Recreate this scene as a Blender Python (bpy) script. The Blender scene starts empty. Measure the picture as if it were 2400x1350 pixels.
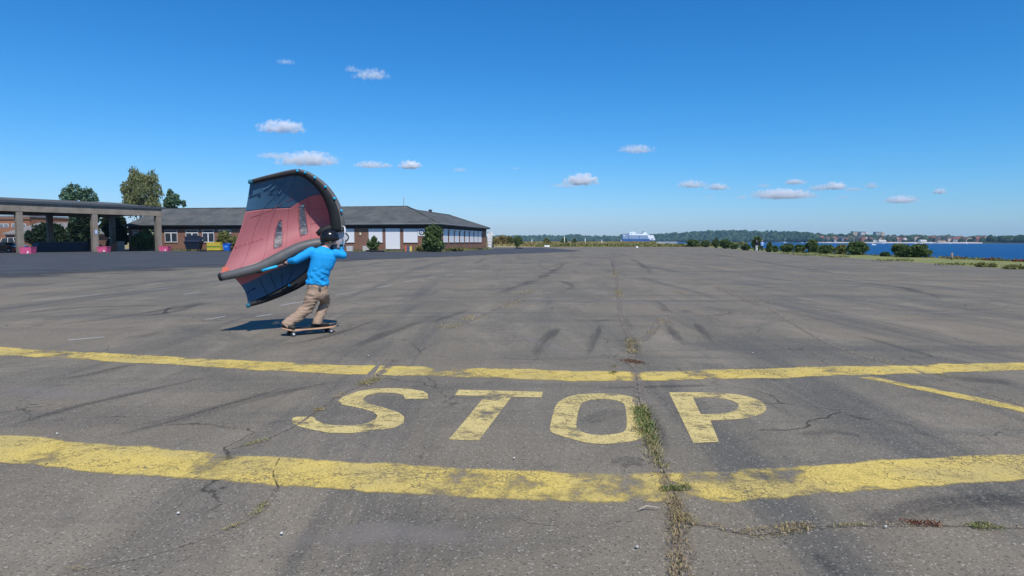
import bpy, bmesh, math, random
import numpy as np
from mathutils import Vector, Matrix, noise as mnoise
from mathutils.geometry import tessellate_polygon
random.seed(7); rng = np.random.default_rng(7)
R = math.radians
sc = bpy.context.scene

# ------------------------------------------------------------------ camera
F = 1500.0; HOR = 565.5; CH = 1.6
PITCH = math.atan((675 - HOR) / F)
cam = bpy.data.cameras.new('camera'); camo = bpy.data.objects.new('camera', cam)
sc.collection.objects.link(camo); sc.camera = camo
camo.location = (0, 0, CH); camo.rotation_euler = (math.pi / 2 - PITCH, 0, 0)
cam.sensor_width = 36; cam.lens = 36 * F / 2400; cam.clip_start = 0.1; cam.clip_end = 30000
sc.render.resolution_x = 1024; sc.render.resolution_y = 576

# ------------------------------------------------------------------ sky, sun, exposure
SHX, SHY = -0.30, 0.68                       # where a 1 m post's shadow tip falls
to_sun = Vector((-SHX, -SHY, 1)).normalized()
ELEV = math.asin(to_sun.z); AZ = math.atan2(to_sun.x, to_sun.y)
w = bpy.data.worlds.new('World'); sc.world = w; w.use_nodes = True
wn = w.node_tree.nodes; wl = w.node_tree.links
for n in list(wn): wn.remove(n)
sky = wn.new('ShaderNodeTexSky'); sky.sky_type = 'NISHITA'; sky.sun_disc = False
sky.sun_elevation = ELEV; sky.sun_rotation = AZ
sky.air_density = 1.0; sky.dust_density = 0.35; sky.ozone_density = 3.0; sky.altitude = 0
bg = wn.new('ShaderNodeBackground'); bg.inputs[1].default_value = 0.12
wo = wn.new('ShaderNodeOutputWorld')
sr = wn.new('ShaderNodeSeparateColor'); cr = wn.new('ShaderNodeCombineColor'); wl.new(sky.outputs[0], sr.inputs[0])
for k_, (ex_, mu_) in enumerate(((2.0, .70), (1.16, .76), (1.0, 1.07))):      # clear deep blue air, the same all round
    a_ = wn.new('ShaderNodeMath'); a_.operation = 'MULTIPLY'; a_.inputs[1].default_value = .12; wl.new(sr.outputs[k_], a_.inputs[0])
    b_ = wn.new('ShaderNodeMath'); b_.operation = 'POWER'; b_.inputs[1].default_value = ex_; wl.new(a_.outputs[0], b_.inputs[0])
    c_ = wn.new('ShaderNodeMath'); c_.operation = 'MULTIPLY'; c_.inputs[1].default_value = mu_ / .12; wl.new(b_.outputs[0], c_.inputs[0])
    d_ = wn.new('ShaderNodeMath'); d_.operation = 'MINIMUM'; d_.inputs[1].default_value = 1.6 / .12; wl.new(c_.outputs[0], d_.inputs[0]); wl.new(d_.outputs[0], cr.inputs[k_])
wl.new(cr.outputs[0], bg.inputs[0]); wl.new(bg.outputs[0], wo.inputs[0])
sl = bpy.data.lights.new('sun', 'SUN'); sl.energy = 4.1; sl.angle = R(0.53); sl.color = (1.0, 0.95, 0.87)
so = bpy.data.objects.new('sun', sl); sc.collection.objects.link(so)
so.rotation_euler = (-to_sun).to_track_quat('-Z', 'Y').to_euler(); so.location = (0, 0, 60)
sc.view_settings.view_transform = 'Standard'; sc.view_settings.look = 'None'
sc.view_settings.exposure = 0.13; sc.view_settings.gamma = 1.0
sc.view_settings.use_curve_mapping = False
sc.render.engine = 'CYCLES'
sc.cycles.use_denoising = True
sc.cycles.max_bounces = 12; sc.cycles.transparent_max_bounces = 24; sc.cycles.volume_bounces = 12
sc.cycles.volume_max_steps = 128

# ------------------------------------------------------------------ pixel -> place
UPV = Vector((0, math.sin(PITCH), math.cos(PITCH))); FWD = Vector((0, math.cos(PITCH), -math.sin(PITCH)))
CAM = Vector((0, 0, CH))
def ray(px, py): return Vector(((px - 1200) / F, 0, 0)) + UPV * ((675 - py) / F) + FWD
def P(px, py, Y):
    d = ray(px, py); return CAM + d * (Y / d.y)
def G(px, py, z=0.0):
    d = ray(px, py); p = CAM + d * ((z - CH) / d.z); p.z = z; return p

# ------------------------------------------------------------------ materials
MC = {}
class NT:
    def __init__(s, name, rough=.8, spec=.3):
        s.m = bpy.data.materials.new(name); s.m.use_nodes = True
        s.n = s.m.node_tree.nodes; s.l = s.m.node_tree.links
        s.b = s.n['Principled BSDF']; s.b.inputs['Roughness'].default_value = rough
        s.b.inputs['Specular IOR Level'].default_value = spec
        s.out = s.n['Material Output']
        s.tc = s.n.new('ShaderNodeTexCoord')
    def put(s, sock, v):
        if hasattr(v, 'is_linked') or hasattr(v, 'links'): s.l.new(v, sock)
        else: sock.default_value = v
    def noise(s, scale, detail=4, rough=.55, vec=None, dist=0, dim='3D'):
        t = s.n.new('ShaderNodeTexNoise'); t.inputs['Scale'].default_value = scale
        t.inputs['Detail'].default_value = detail; t.inputs['Roughness'].default_value = rough
        t.inputs['Distortion'].default_value = dist
        s.l.new(vec or s.tc.outputs['Object'], t.inputs['Vector']); return t.outputs[0]
    def vmap(s, scale=(1, 1, 1), rot=(0, 0, 0), vec=None, loc=(0, 0, 0)):
        t = s.n.new('ShaderNodeMapping'); t.inputs['Scale'].default_value = scale
        t.inputs['Rotation'].default_value = rot; t.inputs['Location'].default_value = loc
        s.l.new(vec or s.tc.outputs['Object'], t.inputs['Vector']); return t.outputs[0]
    def math(s, op, a, b=0.0, c=0.0, clamp=False):
        t = s.n.new('ShaderNodeMath'); t.operation = op; t.use_clamp = clamp
        s.put(t.inputs[0], a); s.put(t.inputs[1], b); s.put(t.inputs[2], c); return t.outputs[0]
    def sstep(s, x, lo, hi):
        t = s.n.new('ShaderNodeMapRange'); t.interpolation_type = 'SMOOTHSTEP'
        s.put(t.inputs[0], x); t.inputs[1].default_value = lo; t.inputs[2].default_value = hi; return t.outputs[0]
    def mix(s, f, a, b):
        t = s.n.new('ShaderNodeMix'); t.data_type = 'RGBA'
        s.put(t.inputs[0], f)
        for k, v in ((6, a), (7, b)):
            if isinstance(v, tuple): t.inputs[k].default_value = (*v[:3], 1)
            else: s.l.new(v, t.inputs[k])
        return t.outputs[2]
    def vor(s, scale, feat='DISTANCE_TO_EDGE', vec=None):
        t = s.n.new('ShaderNodeTexVoronoi'); t.feature = feat; t.inputs['Scale'].default_value = scale
        s.l.new(vec or s.tc.outputs['Object'], t.inputs['Vector']); return t.outputs[0]
    def attr(s, name):
        t = s.n.new('ShaderNodeAttribute'); t.attribute_name = name; return t
    def bump(s, h, strength=.3, dist=.02):
        t = s.n.new('ShaderNodeBump'); t.inputs['Strength'].default_value = strength
        t.inputs['Distance'].default_value = dist; s.l.new(h, t.inputs['Height'])
        s.l.new(t.outputs[0], s.b.inputs['Normal'])
    def color(s, c):
        if isinstance(c, tuple): s.b.inputs['Base Color'].default_value = (*c[:3], 1)
        else: s.l.new(c, s.b.inputs['Base Color'])
    def alpha(s, a): s.put(s.b.inputs['Alpha'], a)
def M(name, col, rough=.75, var=.2, scale=4, bump=0, bscale=30, metal=0, spec=.3, coat=0):
    if name in MC: return MC[name]
    t = NT(name, rough, spec)
    lo = tuple(c * (1 - var) for c in col); hi = tuple(min(1, c * (1 + var)) for c in col)
    n1 = t.noise(scale, 5)
    t.color(t.mix(t.sstep(n1, .3, .7), lo, hi))
    t.b.inputs['Metallic'].default_value = metal
    t.b.inputs['Coat Weight'].default_value = coat
    if bump: t.bump(t.noise(bscale, 4), bump, .01)
    MC[name] = t.m; return t.m
def leafmat(name, dark, mid, light, trans=.35):
    t = NT(name, .65, .25)
    a = t.attr('c').outputs['Fac']
    c = t.mix(t.sstep(a, 0, .55), dark, mid); c = t.mix(t.sstep(a, .5, 1), c, light)
    t.color(c)
    tr = t.n.new('ShaderNodeBsdfTranslucent'); t.l.new(c, tr.inputs[0])
    mx = t.n.new('ShaderNodeMixShader'); mx.inputs[0].default_value = trans
    t.l.new(t.b.outputs[0], mx.inputs[1]); t.l.new(tr.outputs[0], mx.inputs[2]); t.l.new(mx.outputs[0], t.out.inputs[0])
    return t.m
def decal(name, base, lo, hi, nscale, gain, bias, streak=None, crack=False, rough=.85):
    """worn print or stain lying on the asphalt: m attribute times noise gives where it still covers"""
    t = NT(name, rough, .2)
    m = t.attr('m').outputs['Fac']
    vec = t.vmap(*streak) if streak else None
    n1 = t.noise(nscale, 8, .65, vec)
    a = t.math('ADD', t.math('MULTIPLY', m, 1.0), t.math('MULTIPLY', t.math('SUBTRACT', n1, .5 + bias), base))
    a = t.math('MULTIPLY', t.sstep(a, lo, hi), gain)
    n2 = t.noise(90, 3, .6)
    if crack:
        a = t.math('MULTIPLY', a, t.sstep(t.math('ADD', t.noise(6.5, 6, .7, t.vmap((.5, 1.6, 1))), t.math('MULTIPLY', m, .06)), .33, .47))
        wv = t.n.new('ShaderNodeVectorMath'); wv.operation = 'ADD'
        no = t.n.new('ShaderNodeTexNoise'); no.inputs['Scale'].default_value = 5; no.inputs['Detail'].default_value = 4
        t.l.new(t.tc.outputs['Object'], no.inputs['Vector'])
        sc_ = t.n.new('ShaderNodeVectorMath'); sc_.operation = 'SCALE'; sc_.inputs[3].default_value = .5
        t.l.new(no.outputs[1], sc_.inputs[0]); t.l.new(t.tc.outputs['Object'], wv.inputs[0]); t.l.new(sc_.outputs[0], wv.inputs[1])
        v1 = t.vor(3.2, vec=wv.outputs[0]); v2 = t.vor(14, vec=wv.outputs[0])
        reg = t.sstep(t.noise(.9, 4), .48, .62); keep = t.sstep(t.noise(1.7, 3), .50, .62)
        c1 = t.math('MAXIMUM', t.sstep(v1, .003, .014), keep); c2 = t.sstep(v2, .02, .09)
        c2 = t.math('MAXIMUM', c2, t.math('SUBTRACT', 1.0, reg))
        a = t.math('MULTIPLY', a, t.math('MULTIPLY', c1, t.math('ADD', t.math('MULTIPLY', c2, .75), .25)))
        a = t.math('MULTIPLY', a, t.sstep(n2, .27, .46))
    t.alpha(a)
    return t, n2

# ------------------------------------------------------------------ object helpers
COL = sc.collection
def link(o): COL.objects.link(o); return o
def tag(o, label=None, cat=None, group=None, kind=None):
    if label: o['label'] = label
    if cat: o['category'] = cat
    if group: o['group'] = group
    if kind: o['kind'] = kind
    return o
def empty(name, loc, rz=0, label=None, cat=None, group=None):
    o = bpy.data.objects.new(name, None); link(o); o.location = loc; o.rotation_euler = (0, 0, rz)
    o.empty_display_size = .1
    return tag(o, label, cat, group)
class MB:
    """collects shapes; build() links them as one mesh object (world coordinates unless a local parent is given)"""
    def __init__(s): s.v = []; s.f = []; s.sm = []
    def add(s, vs, fs, smooth=False):
        o = len(s.v); s.v += [tuple(v) for v in vs]; s.f += [tuple(i + o for i in f) for f in fs]; s.sm += [smooth] * len(fs); return s
    def box(s, x0, x1, y0, y1, z0, z1, mat=None):
        vs = [Vector(v) for v in ((x0,y0,z0),(x1,y0,z0),(x1,y1,z0),(x0,y1,z0),(x0,y0,z1),(x1,y0,z1),(x1,y1,z1),(x0,y1,z1))]
        if mat: vs = [mat @ v for v in vs]
        return s.add(vs, [(0,3,2,1),(4,5,6,7),(0,1,5,4),(1,2,6,5),(2,3,7,6),(3,0,4,7)])
    def bevelbox(s, x0, x1, y0, y1, z0, z1, b, mat=None):
        bm = bmesh.new(); bmesh.ops.create_cube(bm, size=1)
        for v in bm.verts: v.co = Vector(((x0+x1)/2+v.co.x*(x1-x0), (y0+y1)/2+v.co.y*(y1-y0), (z0+z1)/2+v.co.z*(z1-z0)))
        bmesh.ops.bevel(bm, geom=list(bm.edges), offset=b, segments=2, profile=.5, affect='EDGES')
        vs = [(mat @ v.co if mat else v.co.copy()) for v in bm.verts]; bm.verts.index_update()
        fs = [[v.index for v in f.verts] for f in bm.faces]; bm.free(); return s.add(vs, fs)
    def tube(s, pts, rad, n=10, cap=True, side=None, smooth=True, flat=None):
        """loft through pts; rad = list of r or (a, b); a is along side"""
        pts = [Vector(p) for p in pts]; k = len(pts)
        if not isinstance(rad, (list, tuple)): rad = [rad] * k
        vs = []; prev = None
        for i, p in enumerate(pts):
            t = (pts[min(i+1, k-1)] - pts[max(i-1, 0)]).normalized()
            if side is not None: a = Vector(side)
            elif prev is not None: a = prev
            else: a = Vector((1, 0, 0)) if abs(t.x) < .8 else Vector((0, 1, 0))
            a = (a - t * a.dot(t)).normalized(); prev = a; b = t.cross(a)
            r = rad[i]; ra, rb = r if isinstance(r, (tuple, list)) else (r, r)
            for j in range(n):
                an = 2 * math.pi * j / n
                vs.append(p + a * (ra * math.cos(an)) + b * (rb * math.sin(an)))
        fs = [(i*n+j, i*n+(j+1) % n, (i+1)*n+(j+1) % n, (i+1)*n+j) for i in range(k-1) for j in range(n)]
        if cap: fs += [tuple(reversed(range(n))), tuple(range((k-1)*n, k*n))]
        return s.add(vs, fs, smooth)
    def capsule(s, a, b, ra, rb, n=16):
        a = Vector(a); b = Vector(b); d = (b - a); L = d.length or 1e-6; d = d / L
        pts = []; rr = []
        for q in (1, .92, .75, .5, .25, 0):
            pts.append(a - d * ra * math.sin(q * math.pi / 2)); rr.append(max(.0015, ra * math.cos(q * math.pi / 2)))
        for q in (0, .25, .5, .75, .92, 1):
            pts.append(b + d * rb * math.sin(q * math.pi / 2)); rr.append(max(.0015, rb * math.cos(q * math.pi / 2)))
        return s.tube(pts, rr, n)
    def ell(s, c, r, mat=None, seg=14, rings=9):
        c = Vector(c); vs = []; fs = []
        for i in range(rings + 1):
            th = math.pi * i / rings
            for j in range(seg):
                ph = 2 * math.pi * j / seg
                v = Vector((r[0]*math.sin(th)*math.cos(ph), r[1]*math.sin(th)*math.sin(ph), r[2]*math.cos(th)))
                if mat: v = mat @ v
                vs.append(c + v)
        for i in range(rings):
            for j in range(seg): fs.append((i*seg+j, (i+1)*seg+j, (i+1)*seg+(j+1) % seg, i*seg+(j+1) % seg))
        return s.add(vs, fs, True)
    def prism(s, poly, axis_a, axis_b, axis_n, o, t):
        """poly (a,b) extruded by t along axis_n"""
        o = Vector(o); A = Vector(axis_a); B = Vector(axis_b); N = Vector(axis_n); n = len(poly)
        vs = [o + A*a + B*b for a, b in poly] + [o + A*a + B*b + N*t for a, b in poly]
        fs = [tuple(range(n))[::-1], tuple(range(n, 2*n))] + [(i, (i+1) % n, n+(i+1) % n, n+i) for i in range(n)]
        return s.add(vs, fs)
    def mesh(s, name, mat):
        me = bpy.data.meshes.new(name); me.from_pydata(s.v, [], s.f)
        me.polygons.foreach_set('use_smooth', s.sm); 
        if mat: me.materials.append(mat)
        me.update(); return me
    def build(s, name, mat, parent=None, fix=True, **kw):
        me = s.mesh(name, mat)
        if fix:
            bm = bmesh.new(); bm.from_mesh(me); bmesh.ops.recalc_face_normals(bm, faces=bm.faces); bm.to_mesh(me); bm.free()
        o = link(bpy.data.objects.new(name, me))
        if parent is not None: attach(o, parent)
        tag(o, kw.get('label'), kw.get('cat'), kw.get('group'), kw.get('kind')); return o
def xf(o): # world matrix of an object from its own loc/rot (parents are never deeper than two and children sit at identity)
    m = Matrix.Translation(o.location) @ o.rotation_euler.to_matrix().to_4x4() @ Matrix.Diagonal((*o.scale, 1))
    return xf(o.parent) @ o.matrix_parent_inverse @ m if o.parent else m
def attach(o, parent, local=False):
    """world-coordinate mesh under a parent: keep it where it is"""
    o.parent = parent
    if not parent.get('_local') and not local: o.matrix_parent_inverse = xf(parent).inverted()
def raw(name, V, Fq, mat, c=None, parent=None, attr='c', smooth=False):
    """numpy mesh; Fq (n,k) faces"""
    me = bpy.data.meshes.new(name); k = Fq.shape[1]
    me.vertices.add(len(V)); me.vertices.foreach_set('co', V.astype(np.float32).ravel())
    me.loops.add(Fq.size); me.loops.foreach_set('vertex_index', Fq.astype(np.int32).ravel())
    me.polygons.add(len(Fq)); me.polygons.foreach_set('loop_start', np.arange(len(Fq), dtype=np.int32) * k)
    me.polygons.foreach_set('loop_total', np.full(len(Fq), k, np.int32))
    me.update(calc_edges=True); me.validate()
    if smooth: me.polygons.foreach_set('use_smooth', [True] * len(me.polygons))
    if c is not None:
        a = me.attributes.new(attr, 'FLOAT', 'POINT'); a.data.foreach_set('value', c.astype(np.float32))
    me.materials.append(mat)
    o = link(bpy.data.objects.new(name, me))
    if parent is not None: attach(o, parent)
    return o
def catmull(pts, sub=6, closed=False):
    pts = [np.array(p, float) for p in pts]; n = len(pts); out = []
    rngi = range(n) if closed else range(n - 1)
    for i in rngi:
        p1 = pts[i]; p2 = pts[(i+1) % n]
        p0 = pts[(i-1) % n] if closed or i > 0 else 2*p1 - p2
        p3 = pts[(i+2) % n] if closed or i < n-2 else 2*p2 - p1
        for k in range(sub):
            t = k / sub
            out.append(.5 * ((2*p1) + (-p0+p2)*t + (2*p0-5*p1+4*p2-p3)*t*t + (-p0+3*p1-3*p2+p3)*t**3))
    if not closed: out.append(pts[-1])
    return out
ZL = [0.0]
def zlayer(base): ZL[0] += .000012; return base + ZL[0]
def ribbon(name, pts, width, mat, z, parent, px=True, cols=5, label=None, power=2, step=.25, taper=True, outline=None, wear=()):
    """strip on the ground; m attribute 1 in the middle, 0 at the rim. outline=(top pts, bottom pts) in pixels instead of a centre line"""
    if outline:
        A = [np.array(G(*p)) for p in outline[0]]; B = [np.array(G(*p)) for p in outline[1]]
        def rs(L, n):
            L = catmull(L, 8); d = np.r_[0, np.cumsum([np.linalg.norm(L[i+1]-L[i]) for i in range(len(L)-1)])]
            q = np.linspace(0, d[-1], n); return np.stack([np.interp(q, d, [p[k] for p in L]) for k in range(3)], 1), d[-1]
        _, L = rs(A, 4); n = max(6, int(L / step)); a, _ = rs(A, n); b, _ = rs(B, n)
    else:
        C = [np.array(G(*p)) if px else np.array((p[0], p[1], 0)) for p in pts]; C = catmull(C, 8)
        d = np.r_[0, np.cumsum([np.linalg.norm(C[i+1]-C[i]) for i in range(len(C)-1)])]; L = d[-1]; n = max(5, int(L / step))
        q = np.linspace(0, L, n); c = np.stack([np.interp(q, d, [p[k] for p in C]) for k in range(3)], 1)
        t = np.gradient(c, axis=0); t /= np.linalg.norm(t, axis=1)[:, None] + 1e-9; nn = np.stack([-t[:, 1], t[:, 0], 0*t[:, 0]], 1)
        wd = np.array(width if hasattr(width, '__len__') else [width, width], float); wd = np.interp(np.linspace(0, 1, n), np.linspace(0, 1, len(wd)), wd)
        a = c + nn * wd[:, None] / 2; b = c - nn * wd[:, None] / 2
    s = np.linspace(0, 1, cols)
    V = a[:, None, :] * (1 - s)[None, :, None] + b[:, None, :] * s[None, :, None]; V[..., 2] = z
    m = (1 - np.abs(2*s - 1) ** power)[None, :] * np.ones((n, 1))
    if taper:
        e = np.linspace(0, 1, n); m = m * np.clip(np.minimum(e, 1-e) * 5, 0, 1)[:, None]
    for w0, w1, am in wear:      # stretches driven over more
        pxs = 1200 + F * a[:, 0] / a[:, 1]; m = m * (1 - am * np.clip(np.minimum(pxs - w0, w1 - pxs) / 60, 0, 1))[:, None]
    I = np.arange(n*cols).reshape(n, cols)
    Fq = np.stack([I[:-1, :-1], I[1:, :-1], I[1:, 1:], I[:-1, 1:]], -1).reshape(-1, 4)
    o = raw(name, V.reshape(-1, 3), Fq, mat, m.ravel(), parent, 'm')
    lg = np.r_[0, np.cumsum(np.linalg.norm(np.diff((a + b) / 2, axis=0), axis=1))]; wv_ = np.linalg.norm(a - b, axis=1)[:, None] * s[None, :]
    sv = np.stack([lg[:, None] * np.ones_like(s)[None], wv_, np.full_like(wv_, z * 90000)], -1).reshape(-1, 3)
    at_ = o.data.attributes.new('s', 'FLOAT_VECTOR', 'POINT'); at_.data.foreach_set('vector', sv.astype(np.float32).ravel())
    if label: o['label'] = label
    return o

# ------------------------------------------------------------------ leaves
def leafcloud(centers, radii, n, size, shell=.5, droop=0, seed=0, flat=.0):
    """n leaf-clump quads spread through ellipsoids; returns verts, faces, c"""
    g = np.random.default_rng(seed); C = np.array(centers, float); Rr = np.array(radii, float)
    if Rr.ndim == 1: Rr = np.stack([Rr]*3, 1)
    vol = Rr.prod(1) ** .75; k = g.choice(len(C), n, p=vol/vol.sum())
    d = g.normal(size=(n, 3)); d /= np.linalg.norm(d, axis=1)[:, None]
    r = shell + (1 - shell) * g.random(n) ** .6
    lump = np.array([mnoise.noise(Vector(C[k[i]]*.37 + d[i]*2.3)) for i in range(n)])
    r = r * (1 + .5 * lump + .12 * g.normal(size=n) * (g.random(n) < .25))
    p = C[k] + d * Rr[k] * r[:, None]; p[:, 2] -= droop * g.random(n) ** 2
    sz = size * g.uniform(.5, 1.4, n)
    a = g.normal(size=(n, 3)); a[:, 2] *= (1 - flat); a /= np.linalg.norm(a, axis=1)[:, None]
    b = np.cross(a, g.normal(size=(n, 3))); b /= np.linalg.norm(b, axis=1)[:, None]
    if droop: a = a * .5 + np.array([0, 0, -1.0]); a /= np.linalg.norm(a, axis=1)[:, None]; b = np.cross(a, g.normal(size=(n, 3))); b /= np.linalg.norm(b, axis=1)[:, None]
    A = a * sz[:, None]; B = b * (sz * .55)[:, None]
    V = np.stack([p - A, p + B - A*.1, p + A, p - B + A*.15], 1).reshape(-1, 3)
    Fq = np.arange(4*n).reshape(n, 4)
    c = np.clip(g.normal(.5, .18, n) + lump * .35, 0, 1)
    return V, Fq, np.repeat(c, 4)
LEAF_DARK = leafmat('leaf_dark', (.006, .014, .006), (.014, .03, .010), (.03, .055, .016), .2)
LEAF_BLUE = leafmat('leaf_bluegreen', (.04, .09, .055), (.10, .18, .10), (.18, .28, .16), .25)
LEAF_BIRCH = leafmat('leaf_birch', (.11, .13, .05), (.24, .26, .11), (.36, .37, .17), .45)
LEAF_MID = leafmat('leaf_mid', (.035, .07, .022), (.10, .155, .05), (.20, .27, .09), .4)
LEAF_OLIVE = leafmat('leaf_olive', (.09, .10, .03), (.19, .195, .06), (.31, .29, .11), .3)
LEAF_YEL = leafmat('leaf_yellow', (.14, .12, .04), (.30, .24, .09), (.42, .34, .15), .3)
BARK = M('bark', (.07, .055, .04), .9, .35, 8, .5, 25)
BARKW = M('bark_birch', (.4, .38, .34), .8, .4, 6, .3, 20)
def plant(name, label, cat, base, centers, radii, n, size, mat, trunk=.12, bark=BARK, shell=.5, droop=0, seed=0, group=None, stems=1, crown='crown', limbs=6):
    base = Vector(base); root = empty(name, base, 0, label, cat, group)
    V, Fq, c = leafcloud(centers, radii, n, size, shell, droop, seed)
    raw(crown, V, Fq, mat, c, root)
    g = random.Random(seed); top = max(Vector(q).z for q in centers); mb = MB()
    for s in range(stems):
        off = Vector((g.uniform(-1, 1), g.uniform(-1, 1), 0)) * (trunk * 3 if stems > 1 else 0)
        mid = sum((Vector(q) for q in centers), Vector()) / len(centers)
        if stems > 1: mid = Vector(centers[g.randrange(len(centers))])
        tp = Vector((mid.x, mid.y, base.z + (top - base.z) * .9)); k = 5
        pts = [base + off + (tp - base - off) * (i / k) + Vector((g.uniform(-1, 1), g.uniform(-1, 1), 0)) * trunk * (0 if i == 0 else 1) for i in range(k + 1)]
        mb.tube(pts, [trunk * (1 - .8 * i / k) for i in range(k + 1)], 7)
        if s == 0:
            for j in range(limbs):
                i = 1 + j % (k - 1); q = Vector(centers[g.randrange(len(centers))])
                mb.tube([pts[i], (pts[i] + q) / 2 + Vector((0, 0, trunk)), q], [trunk * .45, trunk * .3, trunk * .1], 5)
    mb.build('trunk' if stems == 1 else 'stems', bark, root)
    return root

# ================================================================== GROUND, WATER, HILLS
# asphalt
t = NT('asphalt', .9, .2)
big = t.noise(.13, 5, .62); mid = t.noise(.9, 7, .66, t.vmap((1, .3, 1), (0, 0, .3)), .6)
st = t.noise(.55, 8, .68, t.vmap((1.7, .10, 1), (0, 0, -.22)), .4); st2 = t.noise(.45, 8, .7, t.vmap((.12, 1.6, 1), (0, 0, .12)), .4)
pat = t.noise(.33, 6, .7, None, 1.0)
c = t.mix(t.sstep(big, .38, .62), (.205, .170, .122), (.164, .147, .112))
c = t.mix(t.math('MULTIPLY', t.sstep(mid, .45, .72), .8), c, (.268, .226, .168))
c = t.mix(t.math('MULTIPLY', t.sstep(pat, .48, .66), .7), c, (.112, .104, .086))
c = t.mix(t.math('MULTIPLY', t.sstep(st, .50, .68), .68), c, (.078, .079, .074))
c = t.mix(t.math('MULTIPLY', t.sstep(st2, .50, .68), .6), c, (.088, .086, .078))
fine = t.noise(72, 4, .8); vs_ = t.n.new('ShaderNodeTexVoronoi'); vs_.inputs['Scale'].default_value = 105; t.l.new(t.tc.outputs['Object'], vs_.inputs['Vector'])
sg = t.n.new('ShaderNodeSeparateColor'); t.l.new(vs_.outputs['Color'], sg.inputs[0])
c2 = t.mix(t.math('MULTIPLY', t.sstep(fine, .50, .74), .42), c, (.42, .37, .30))
c2 = t.mix(t.math('MULTIPLY', t.sstep(fine, .48, .26), .5), c2, (.035, .034, .034))
c3 = t.mix(t.math('MULTIPLY', t.sstep(sg.outputs[0], .93, .98), .55), c2, (.46, .42, .36))
c3 = t.mix(t.math('MULTIPLY', t.sstep(sg.outputs[1], .86, .97), .55), c3, (.03, .03, .03))
c3 = t.mix(t.math('MULTIPLY', t.sstep(t.noise(17, 5, .7), .60, .72), .35), c3, (.05, .05, .052))
c3 = t.mix(t.math('MULTIPLY', t.sstep(t.noise(5.5, 6, .75), .57, .70), .3), c3, (.09, .088, .086))
wp = t.n.new('ShaderNodeVectorMath'); wp.operation = 'MULTIPLY_ADD'; wn_ = t.n.new('ShaderNodeTexNoise'); wn_.inputs['Scale'].default_value = 1.3; wn_.inputs['Detail'].default_value = 6; t.l.new(t.tc.outputs['Object'], wn_.inputs['Vector'])
t.l.new(wn_.outputs[1], wp.inputs[0]); wp.inputs[1].default_value = (1.1, 1.1, 0); t.l.new(t.tc.outputs['Object'], wp.inputs[2])
hv = t.vor(.42, vec=wp.outputs[0]); hv2 = t.vor(1.6, vec=wp.outputs[0]); hm1 = t.sstep(t.noise(.55, 4), .46, .60); hm2 = t.sstep(t.noise(.35, 4, .6, t.vmap(loc=(9, 3, 0))), .54, .66)
hc_ = t.math('MAXIMUM', t.math('MULTIPLY', t.sstep(hv, .0055, .001), hm1), t.math('MULTIPLY', t.sstep(hv2, .012, .003), hm2))
c3 = t.mix(t.math('MULTIPLY', hc_, .75), c3, (.030, .028, .025))
t.color(c3); t.bump(fine, .4, .005); ASPH = t.m
t = NT('asphalt_dark', .9, .2)
n1 = t.noise(.5, 6, .65, t.vmap((.5, 2, 1))); f2 = t.noise(75, 3, .75)
c = t.mix(t.sstep(n1, .35, .7), (.046, .050, .058), (.082, .085, .088))
t.color(t.mix(t.math('MULTIPLY', t.sstep(f2, .45, .7), .35), c, (.13, .13, .14)))
m_ = t.attr('m').outputs['Fac']
t.alpha(t.sstep(t.math('ADD', m_, t.math('MULTIPLY', t.math('SUBTRACT', t.noise(.35, 6), .5), .8)), .05, .45)); ASPHD = t.m
t = NT('meadow', .95, .1)
n1 = t.noise(.12, 6, .6); n2 = t.noise(6, 5, .7)
c = t.mix(t.sstep(n1, .35, .65), (.40, .31, .15), (.28, .25, .11)); t.color(t.mix(t.sstep(n2, .3, .7), c, (.33, .27, .12)))
t.bump(n2, .5, .05); MEADOW = t.m
t = NT('verge', .95, .1)
n1 = t.noise(.5, 6, .6); n2 = t.noise(14, 5, .7)
c = t.mix(t.sstep(n1, .35, .65), (.19, .215, .075), (.29, .28, .12)); t.color(t.mix(t.math('MULTIPLY', t.sstep(n2, .35, .7), .6), c, (.13, .15, .045)))
t.bump(n2, .6, .03); VERGE = t.m

# shoreline: pixel reading turned into land outline
shore = [(38, -30), (39, 20), (40.5, 50), (41.5, 66), (41.5, 80), (42, 95), (46, 112), (54, 150), (64, 200), (82, 280), (105, 380), (130, 520), (120, 640), (40, 720), (-200, 760), (-700, 800), (-1600, 900)]
landp = [Vector((x, y, 0)) for x, y in shore] + [Vector((-1600, -400, 0)), Vector((38, -400, 0))]
def sheet(name, poly, z, mat, skirt=None, **kw):
    tri = tessellate_polygon([[Vector((p[0], p[1], 0)) for p in poly]]); mb = MB()
    vs = [Vector((p[0], p[1], z)) for p in poly]; n = len(vs)
    mb.add(vs, tri)
    if skirt:
        out, dz = skirt
        cen = sum(vs, Vector()) / n
        low = [v + (v - cen).normalized() * out + Vector((0, 0, dz)) for v in vs]
        mb.add(vs + low, [(i, (i+1) % n, n+(i+1) % n, n+i) for i in range(n)])
    return mb.build(name, mat, kind='structure', **kw)
sheet('ground', landp, -.03, MEADOW, (3.5, -3.2))
edge = [(28.5, -30), (28.8, 20), (28.9, 36.5), (31.2, 52), (34, 72), (37.5, 92), (43, 115), (49, 150), (54, 178), (40, 186), (15, 176), (-8, 182), (-14, 160), (-20, 136), (-150, 150), (-150, -300), (28.5, -300)]
tarmac = sheet('tarmac', edge, 0.0, ASPH)
verge = [(x, y) for x, y in edge[:9]] + [(63, 198), (54, 152), (45.6, 112), (41.6, 95), (41, 80), (41, 66), (40, 50), (38.6, 20), (37.6, -30)]
sheet('grass_verge', verge, -.012, VERGE)
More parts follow.
